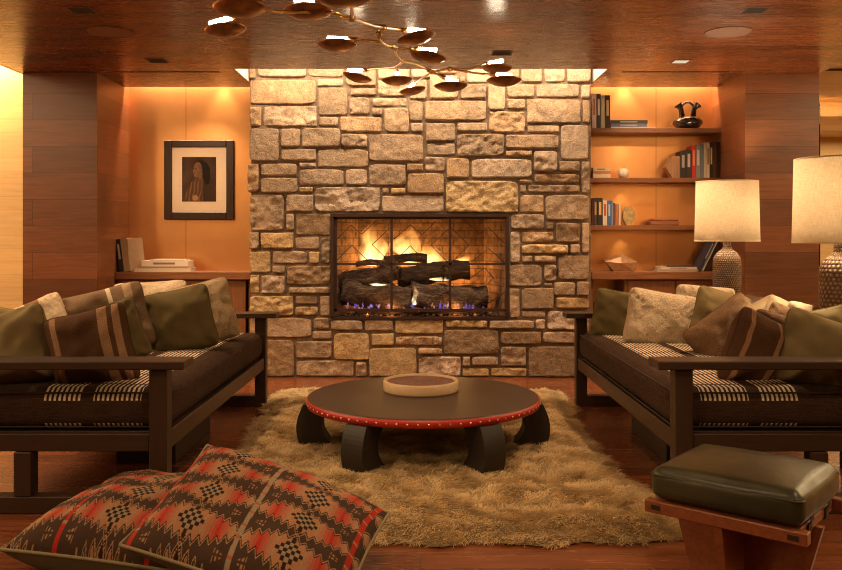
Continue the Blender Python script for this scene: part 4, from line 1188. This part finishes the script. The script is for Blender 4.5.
for sy in (-1, 1):
    m = MB(OM); a, b = sorted((sy*.185, sy*.225)); m.box(-.255, .255, a, b, .285, .325, .003); rl = m.obj('side_rail', M['ottwood_x'], ot)
    for sx in (-1, 1):
        m = MB(OM); yy = sy*.2255; a, b = sorted((yy-.001, yy+.0015)); m.box(sx*.215-.016, sx*.215+.016, a, b, .297, .313); m.obj('dowel_plug', M['plug'], rl, 'dark wood plug')
for sx in (-1, 1):
    m = MB(OM); a, b = sorted((sx*.19, sx*.225)); m.box(a, b, -.184, .184, .288, .322, .003); m.obj('cross_rail', M['ottwood'], ot)
m = MB(OM); m.box(-.2, .2, -.18, .18, .322, .330); m.obj('seat_board', M['ottwood_x'], ot)
wt = [(-.245,.284),(-.17,.0),(.17,.0),(.245,.284)]
m = MB(OM); m.prism(wt, 'y', -.014, .014); m.obj('leg_panel', M['ottwood_x'], ot)
for a_, b_ in ((-.215, -.015), (.015, .215)):
    m = MB(OM); s_ = -1 if a_ < 0 else 1
    m.prism([(s_*.015, .0), (s_*.15, .0), (s_*.222, .284), (s_*.015, .284)] if s_ > 0 else [(s_*.015, .284), (s_*.222, .284), (s_*.15, .0), (s_*.015, .0)], 'x', -.014-.012, .014-.012)
    m.obj('leg_panel', M['ottwood'], ot)
for yy in (-.10, .10):
    m = MB(OM); pts = [(.236, yy, .36), (.238, yy, .33), (.232, yy, .322), (.230, yy, .290), (.226, yy, .283), (.205, yy, .282)]
    for w_ in (-1,):
        vs = []; fs = []
        for p in pts: vs += [(p[0], p[1]-.017, p[2]), (p[0], p[1]+.017, p[2])]
        for p in pts: vs += [(p[0]-.003, p[1]-.017, p[2]), (p[0]-.003, p[1]+.017, p[2])]
        n2 = len(pts)*2
        for i in range(len(pts)-1):
            fs += [(2*i, 2*i+1, 2*i+3, 2*i+2), (n2+2*i, n2+2*i+2, n2+2*i+3, n2+2*i+1), (2*i, 2*i+2, n2+2*i+2, n2+2*i), (2*i+1, n2+2*i+1, n2+2*i+3, 2*i+3)]
        m.add(vs, fs)
    m.obj('strap', cmat((.035,.03,.018),.7), ot, 'dark green leather strap')

# ------------------------------------------------------------------ console and lamps
cs = thing('console_table', 'long dark console table behind the sofa carrying both lamps', 'table', (2.42, 5.3, 0))
m = MB(); m.box(2.19, 2.60, 4.28, 6.6, .70, .74, .004); m.obj('tabletop', M['darkwood_y'], cs)
for x in (2.22, 2.57):
    for y in (4.31, 6.57): m = MB(); m.box(x-.025, x+.025, y-.025, y+.025, 0, .699, .003); m.obj('leg', M['darkwood_z'], cs)
def mat_shade():
    t = NT('linen lampshade'); v = swz(t, 'XZY')
    sp = t.n('ShaderNodeSeparateXYZ'); t.put(sp.inputs[0], t.coord())
    ang = t.math('ARCTAN2', sp.outputs[1], sp.outputs[0])
    cb = t.n('ShaderNodeCombineXYZ'); t.put(cb.inputs[0], t.math('MULTIPLY', ang, .22)); t.put(cb.inputs[1], sp.outputs[2])
    w1 = t.noise(t.map(cb.outputs[0], (40, 900, 1)), .5, 3, .7); w2 = t.noise(t.map(cb.outputs[0], (900, 40, 1)), .5, 3, .7)
    w = t.math('MULTIPLY', t.math('ADD', w1, w2), .5)
    c = t.ramp(w, [(.36, (.62,.52,.38)), (.62, (.95,.88,.76))])
    d = t.n('ShaderNodeBsdfDiffuse'); t.put(d.inputs[0], c); tr = t.n('ShaderNodeBsdfTranslucent'); t.put(tr.inputs[0], c)
    mx = t.n('ShaderNodeMixShader'); mx.inputs[0].default_value = .7; t.put(mx.inputs[1], d); t.put(mx.inputs[2], tr)
    return t.done(mx)
M['shade'] = mat_shade()
def mat_basket(nz, na):
    t = NT('ribbed stoneware'); sp = t.n('ShaderNodeSeparateXYZ'); t.put(sp.inputs[0], t.coord())
    ang = t.math('ARCTAN2', sp.outputs[1], sp.outputs[0])
    row = t.math('MULTIPLY', sp.outputs[2], nz); rf = t.math('FLOOR', row)
    a = t.math('SINE', t.math('ADD', t.math('MULTIPLY', ang, na), t.math('MULTIPLY', rf, 2.4)))
    b = t.math('SINE', t.math('MULTIPLY', t.math('FRACT', row), PI))
    h = t.math('MULTIPLY', t.math('ADD', t.math('MULTIPLY', a, .5), .5), b)
    n = t.noise(t.coord(), 60, 4)
    c = t.mix(h, (.10,.05,.025,1), t.ramp(n, [(.3,(.25,.145,.075)),(.7,(.38,.24,.135))]))
    return t.done(t.bsdf(c, .6, 0, t.bump(h, .9, .008)))
def lamp(x, y, s, label, mat, zb=.741):
    """s: diameter scale"""
    r = thing('table_lamp', label, 'lamp', (x, y, zb), 'pair of table lamps behind the sofa')
    R_ = .235*s; z0, z1 = 1.168, 1.618
    m = MB(Matrix.Translation((0,0,0)))
    m.lathe((x, y, 0), [(0,zb),(.085,zb),(.095,zb+.01),(.102,zb+.10),(.103,1.0),(.096,1.045),(.07,1.085),(.042,1.105),(.030,1.125),(.029,1.19),(.034,1.20),(0,1.20)], 64)
    m.obj('base', mat, r)
    m = MB(); m.lathe((x, y, 0), [(R_,z0),(R_*.955,z1),(R_*.955-.002,z1),(R_-.002,z0),(R_,z0)], 96); m.obj('lamp_shade', M['shade'], r)
    m = MB(); m.lathe((x, y, 0), [(R_+.001,z0-.002),(R_+.001,z0+.006),(R_-.004,z0+.006),(R_-.004,z0-.002)], 96); m.obj('shade_trim', cmat((.75,.64,.48), .9), r)
    m = MB(); m.lathe((x, y, 0), [(R_*.955+.001,z1-.006),(R_*.955+.001,z1+.002),(R_*.955-.004,z1+.002),(R_*.955-.004,z1-.006)], 96); m.obj('shade_trim', cmat((.75,.64,.48), .9), r)
    m = MB(); m.tube([(x, y, 1.20), (x, y, 1.30)], .012, 10)
    for a in (0, 2*PI/3, 4*PI/3): m.tube([(x, y, 1.24), (x+math.cos(a)*(R_-.004), y+math.sin(a)*(R_-.004), 1.24)], .002, 6)
    m.obj('socket', M['brass'], r)
    m = MB(); m.lathe((x, y, 1.30), [(0,0),(.013,.0),(.016,.02),(.03,.06),(.028,.085),(.015,.10),(0,.105)], 20); m.obj('bulb', mat_emit('lamp bulb', (1,.72,.40), 60), r)
    L = bpy.data.lights.new('lamp glow', 'POINT'); L.energy = 56; L.color = (1, .74, .45); L.shadow_soft_size = .05
    o = bpy.data.objects.new('lamp_glow', L); COL.objects.link(o); o.location = (x, y, 1.45); 
lamp(2.315, 6.25, 1.0, 'linen-shaded lamp with a ribbed brown base, nearer the fireplace', mat_basket(62, 44))
lamp(2.235, 4.41, 1.0, 'linen-shaded lamp with a knobbly woven brown base, cut by the frame edge', mat_basket(45, 26))

# ------------------------------------------------------------------ chandelier
ch = thing('chandelier', 'branching brass chandelier with tube bulbs over bronze dishes', 'chandelier', (-.2, 3.6, ZC))
DISH = [ # centre px, py, width px, bulb px (a,b) py, tilt, depth scale
 (240,11,54,(226,254,.5,-1),-.04), (226,32,42,(209,233,24,17),-.12), (308,14,50,(294,314,-.5,1.5),.0), (340,-1,66,(330,350,-12,-12),.05),
 (337,47,40,(327,347.5,38.5,39),.0), (417,40,40,(407,426,30,31),-.22), (428,59,38,(418,437,49.5,50),.14), (357,79,30,(347.5,363,70.5,70.5),.22),
 (397,82,31,(396.5,400.5,73.5,75.5),-.04), (413,92,27,(408.5,415,87.5,83),-.18), (451,88,34,(446,458,78.5,82),-.03), (497,70,31,(488,503.5,63.5,60.5),.03), (504,82.5,35,(496.5,512,74.5,75.5),.0)]
DW = .200
tubes = []
M['bulb'] = mat_emit('tube bulb', (1, .80, .55), 45)
for (px, py, w, (ba, bb, ya, yb_), tilt) in DISH:
    d = F*DW/w; c = P(px, py, d)
    Mx = Matrix.Translation(c) @ Matrix.Rotation(tilt, 4, 'Y') @ Matrix.Rotation(-.05, 4, 'X')
    m = MB(Mx); R_ = DW/2
    m.lathe((0,0,0), [(0,-.020),(R_*.35,-.017),(R_*.7,-.006),(R_*.93,.008),(R_,.015),(R_-.002,.0165),(R_*.9,.011),(R_*.66,-.002),(R_*.3,-.013),(0,-.016)], 40)
    dsh = m.obj('dish_shade', M['dish'], ch)
    m = MB(); a, b = P(ba, ya, d), P(bb, yb_, d)
    if (a-b).length < .05: b = a+Vector((.012, -.07, -.01))
    m.tube([a, a.lerp(b, .04), a.lerp(b, .96), b], [.006, .012, .012, .006], 12); m.obj('tube_bulb', M['bulb'], ch)
    m = MB(); dirn = (b-a).normalized()
    q = b if True else a
    m.tube([c+Vector((0,0,-.015)), c+Vector((0,0,.02)), a.lerp(b, .5)-Vector((0,0,.012))], .003, 6); m.obj('dish_stem', M['brass'], ch)
    tubes.append((a, b, d))
def dP(px, py, d): return P(px, py, d)
ARMS = [
 [dP(340,18,3.2), dP(352,18.5,3.3), dP(362,22,3.45), dP(375,26,3.7), dP(384,27.5,3.9)],
 [dP(384,27.5,3.9), dP(395,29,4.05), dP(408,30.5,4.13)],
 [dP(352,18.5,3.3), dP(335,13,3.25), dP(325,12,3.3), dP(316,1.8,3.3)],
 [dP(325,12,3.3), dP(290,12,3.2), dP(268,10,3.1), dP(254,-.6,3.06)],
 [dP(268,10,3.1), dP(250,13,3.4), dP(233,17,3.93)],
 [dP(352,18.5,3.3), dP(352.5,8,3.0), dP(350,-12,2.6)],
 [dP(384,27.5,3.9), dP(379,32,3.95), dP(379,38,4.0), dP(384,44,4.1), dP(395,47.5,4.25)],
 [dP(380,42,4.05), dP(365,40.5,4.1), dP(348,39,4.13)],
 [dP(395,47.5,4.25), dP(407,49,4.3), dP(418,49.7,4.34)],
 [dP(395,47.5,4.25), dP(396.5,55,4.4), dP(403,61.5,4.55), dP(414,63.5,4.7), dP(424,68,4.8), dP(432,72,4.9)],
 [dP(432,72,4.9), dP(450,69,5.0), dP(468,69.5,5.1), dP(480,65.5,5.2), dP(488,63.5,5.33)],
 [dP(450,69,5.0), dP(475,73,4.9), dP(496,74.8,4.72)],
 [dP(432,72,4.9), dP(440,75.5,4.9), dP(446,78.5,4.86)],
 [dP(432,72,4.9), dP(424,77,5.3), dP(415,83,6.1)],
 [dP(403,61.5,4.55), dP(395,67,4.9), dP(385,68,5.2), dP(372,69,5.4), dP(363,70.5,5.5)],
 [dP(395,67,4.9), dP(398,71,5.1), dP(397,73.5,5.33)],
]
for pl in ARMS:
    m = MB(); m.tube(bez(pl, 8), .0065, 10)
    m.tube([pl[-1].lerp(pl[-2], .0), pl[-1].lerp(pl[-2], min(1, .05/(pl[-1]-pl[-2]).length))], .012, 12); m.obj('branch', M['brass'], ch)
for j in (dP(384,27.5,3.9), dP(352,18.5,3.3), dP(395,47.5,4.25), dP(432,72,4.9), dP(379,34,3.95), dP(450,69,5.0)):
    m = MB(); m.lathe((j.x, j.y, j.z-.016), [(0,0),(.012,.003),(.017,.014),(.014,.026),(0,.032)], 16); m.obj('joint', M['brass'], ch)
m = MB(); p = dP(352,18.5,3.3); m.tube([p, Vector((p.x, p.y-.02, ZC-.01))], .008, 10); m.obj('drop_rod', M['brass'], ch)
m = MB(); m.lathe((p.x, p.y-.02, ZC-.03), [(0,0),(.06,.002),(.065,.01),(.065,.029)], 28); m.obj('canopy', M['brass'], ch)

# ------------------------------------------------------------------ ceiling fittings
def ceil_box(name, cat, px, py, w, l, label, mat=M['dark_gap'], rim=True, lit=None):
    d = (ZC-CH)*F/(HY-py); x = (px-CX)*d/F
    r = thing(name, label, cat, (x, d, ZC), 'square downlights sunk in the dark ceiling')
    m = MB(); t_ = .008
    for a in ((x-w/2-t_, x-w/2, d-l/2-t_, d+l/2+t_), (x+w/2, x+w/2+t_, d-l/2-t_, d+l/2+t_), (x-w/2, x+w/2, d-l/2-t_, d-l/2), (x-w/2, x+w/2, d+l/2, d+l/2+t_)):
        m.box(*a, ZC-.004, ZC+.001)
    m.obj('bezel', M['grille'], r)
    m = MB(); m.box(x-w/2, x+w/2, d-l/2, d+l/2, ZC-.002, ZC-.0005); m.obj('aperture', lit or mat, r)
    return x, d
SPOTS = []
for px, py, lab in ((82,10,'small square downlight nearest the camera above the portrait sofa'), (755,10,'small square downlight nearest the camera above the lamps sofa'),
                    (157,60.5,'small square downlight in the ceiling before the portrait niche'), (502,53,'small square downlight between the chandelier and the chimney')):
    SPOTS.append(ceil_box('downlight', 'downlight', px, py, .13, .13, lab))
SPOTS.append(ceil_box('downlight', 'downlight', 680.5, 61.5, .11, .11, 'small lit square downlight in the ceiling before the book niche', lit=mat_emit('lit lens', (1,.8,.55), .8)))
for px, lab in ((111.5,'round flush speaker grille in the ceiling on the portrait side'), (728,'round flush speaker grille in the ceiling on the book side')):
    d = (ZC-CH)*F/(HY-32); x = (px-CX)*d/F
    sg = thing('speaker_grille', lab, 'speaker', (x, d, ZC), 'round ceiling speakers')
    m = MB(); m.lathe((x, d, ZC), [(.138,-.004),(0,-.004)], 40); m.obj('mesh', mat_plain('grille mesh', (.17,.068,.028), .7, 0, 400, .3, .4), sg)
    m = MB(); m.lathe((x, d, ZC), [(.138,0),(.138,-.005),(.150,-.005),(.150,0)], 48); m.obj('ring', M['grille'], sg)
for sx, lab in ((-1,'thin dark slot diffuser in the ceiling before the portrait niche'), (1,'thin dark slot diffuser in the ceiling before the book niche')):
    m = MB(); a, b = sorted((sx*1.62, sx*2.48)); m.box(a, b, 6.64, 6.665, ZC-.002, ZC+.001)
    tag(m.obj('slot_diffuser', M['dark_gap']), lab, 'air vent', 'slot diffusers in the dark ceiling')
# slots in the pale ceiling of the next room
for y in (7.0, 7.9):
    m = MB(); m.box(3.42, 3.62, y-.04, y+.04, 2.616, 2.62)
    tag(m.obj('ceiling_slot', M['dark_gap']), 'dark slot light in the pale ceiling beyond the pier, %s one' % ('nearer' if y < 7.5 else 'farther'), 'downlight')
# glass door edge standing past the pier
gd = thing('glass_door', 'frameless glass door seen edge-on beside the pier near the lamp', 'door', (3.28, 7.25, 0))
m = MB(); m.box(3.275, 3.287, 6.80, 7.70, .01, 2.3); m.obj('pane', M['glass'], gd)
for z in (1.45, .92, 1.62):
    m = MB(); m.box(3.262, 3.30, 6.78, 6.84, z-.022, z+.022, .004); m.obj('hinge', M['brass'], gd)

# ------------------------------------------------------------------ light
def area(name, loc, size, energy, col, rot=(0, 0, 0), spread=PI):
    L = bpy.data.lights.new(name, 'AREA'); L.shape = 'RECTANGLE'; L.size, L.size_y = size; L.energy = energy; L.color = col; L.spread = spread
    o = bpy.data.objects.new(name, L); COL.objects.link(o); o.location = loc; o.rotation_euler = rot; return o
def spot(name, loc, target, energy, col, ang=70, blend=.8, soft=.04):
    L = bpy.data.lights.new(name, 'SPOT'); L.energy = energy; L.color = col; L.spot_size = math.radians(ang); L.spot_blend = blend; L.shadow_soft_size = soft
    o = bpy.data.objects.new(name, L); COL.objects.link(o); o.location = loc
    o.rotation_euler = (Vector(target)-Vector(loc)).to_track_quat('-Z', 'Y').to_euler(); return o
WARM = (1, .62, .34); WARM2 = (1, .77, .54)
area('chimney wash', (0, 6.62, 2.86), (2.9, .07), 54, WARM2, (math.radians(28), 0, 0))
for sx in (-1, 1):
    area('niche cove', (sx*2.04, 7.38, 2.70), (1.14, .04), 26, (1, .68, .40), (0, 0, 0))
area('left room wash', (-4.6, 6.75, 2.76), (2.4, .2), 85, (1, .68, .34), (math.radians(20), 0, 0))
area('left room fill', (-5.0, 4.0, 2.76), (2.5, 3), 210, (1, .68, .36))
area('right room wash', (4.6, 9.15, 2.8), (3, .2), 80, (1, .74, .42), (math.radians(10), 0, 0))
area('right room fill', (5.0, 5.5, 2.58), (2.5, 4), 210, (1, .70, .36))
area('right far fill', (5.0, 9.7, 2.4), (2.5, .8), 30, (1, .70, .36))
for x in (-1.9, 0, 1.9):
    for y in (.3, 2.3):
        spot('room downlight', (x, y, ZC-.02), (x*.8, y+1.1, 0), 56, WARM, 95, 1, .06)
for (x, d) in SPOTS[:3]+SPOTS[4:]:
    tx = math.copysign(1.5, x)
    spot('downlight beam', (x, d, ZC-.02), (tx, d+.3 if d > 5.5 else d-.1, 0), 125, WARM, 85, .9, .04)
spot('downlight beam', (.6, 5.97, ZC-.02), (.5, 7.05, .3), 60, WARM2, 70, .9, .04)
spot('downlight beam', (-.6, 5.97, ZC-.02), (-.5, 7.05, .3), 60, WARM2, 70, .9, .04)  # added beam without a ceiling fitting, brightens the lower stones
spot('table downlight', (0, 3.0, ZC-.02), (0, 4.2, 0), 90, WARM, 80, .9, .04)
for x, z, e_ in ((-.42, .95, 10), (-.08, .92, 9), (.35, .85, 5), (-.25, .585, 3), (.3, .585, 3)):
    L = bpy.data.lights.new('fire', 'POINT'); L.energy = e_; L.color = (1, .45, .12); L.shadow_soft_size = .08
    o = bpy.data.objects.new('fire', L); COL.objects.link(o); o.location = (x, 7.44 if z > .7 else 7.12, z)
for sx in (-1, 1):
    spot('added niche spot', (sx*2.0, 6.3, ZC-.02), (sx*2.0, 7.45, 1.5), 75, WARM, 60, .9, .04)  # extra spot added near the downlight to put highlights on the copper
    x = 1.83 if sx > 0 else -1.78
    spot('added streak grazer', (x, 7.36, 2.66), (x, 7.46, 1.2), 34, (1, .70, .36), 70, .8, .02)  # added light standing in for a gold reflection on the copper
for z in SZ:
    spot('added streak spot', (1.80, 7.37, z-.05), (1.80, 7.46, z-.45), 5, (1, .68, .30), 75, 1, .02)  # no lamps under the shelves; added spots imitate a reflected streak
w = bpy.data.worlds.new('world'); SC.world = w; w.use_nodes = True
w.node_tree.nodes['Background'].inputs[0].default_value = (1, .7, .45, 1); w.node_tree.nodes['Background'].inputs[1].default_value = .02

for x, y, z, e_ in ((-4.75, .2, 2.25, 34), (-3.35, .4, 2.3, 30), (3.75, .2, 2.4, 38), (4.9, 1.2, 2.3, 20)):
    L = bpy.data.lights.new('next room pendant', 'POINT'); L.energy = e_; L.color = (1, .68, .34); L.shadow_soft_size = .25
    o = bpy.data.objects.new('next_room_pendant', L); COL.objects.link(o); o.location = (x, y, z)

# ------------------------------------------------------------------ camera
cam = bpy.data.cameras.new('camera'); co = bpy.data.objects.new('camera', cam); COL.objects.link(co)
co.location = (0, 0, CH); co.rotation_euler = (PI/2, 0, 0)
cam.sensor_width = 36; cam.lens = F/842*36; cam.shift_y = -(285-HY)/842; cam.clip_start = .05
SC.camera = co
vs_ = SC.view_settings; SC.display_settings.display_device = 'sRGB'; vs_.view_transform = 'Standard'; vs_.look = 'None'; vs_.gamma = 1; vs_.use_curve_mapping = False
vs_.exposure = 0.0
SC.cycles.max_bounces = 8; SC.cycles.sample_clamp_indirect = 4; SC.cycles.volume_step_rate = 1
SC.cycles.use_denoising = True; SC.cycles.filter_width = 1.1; SC.cycles.denoising_prefilter = 'NONE'
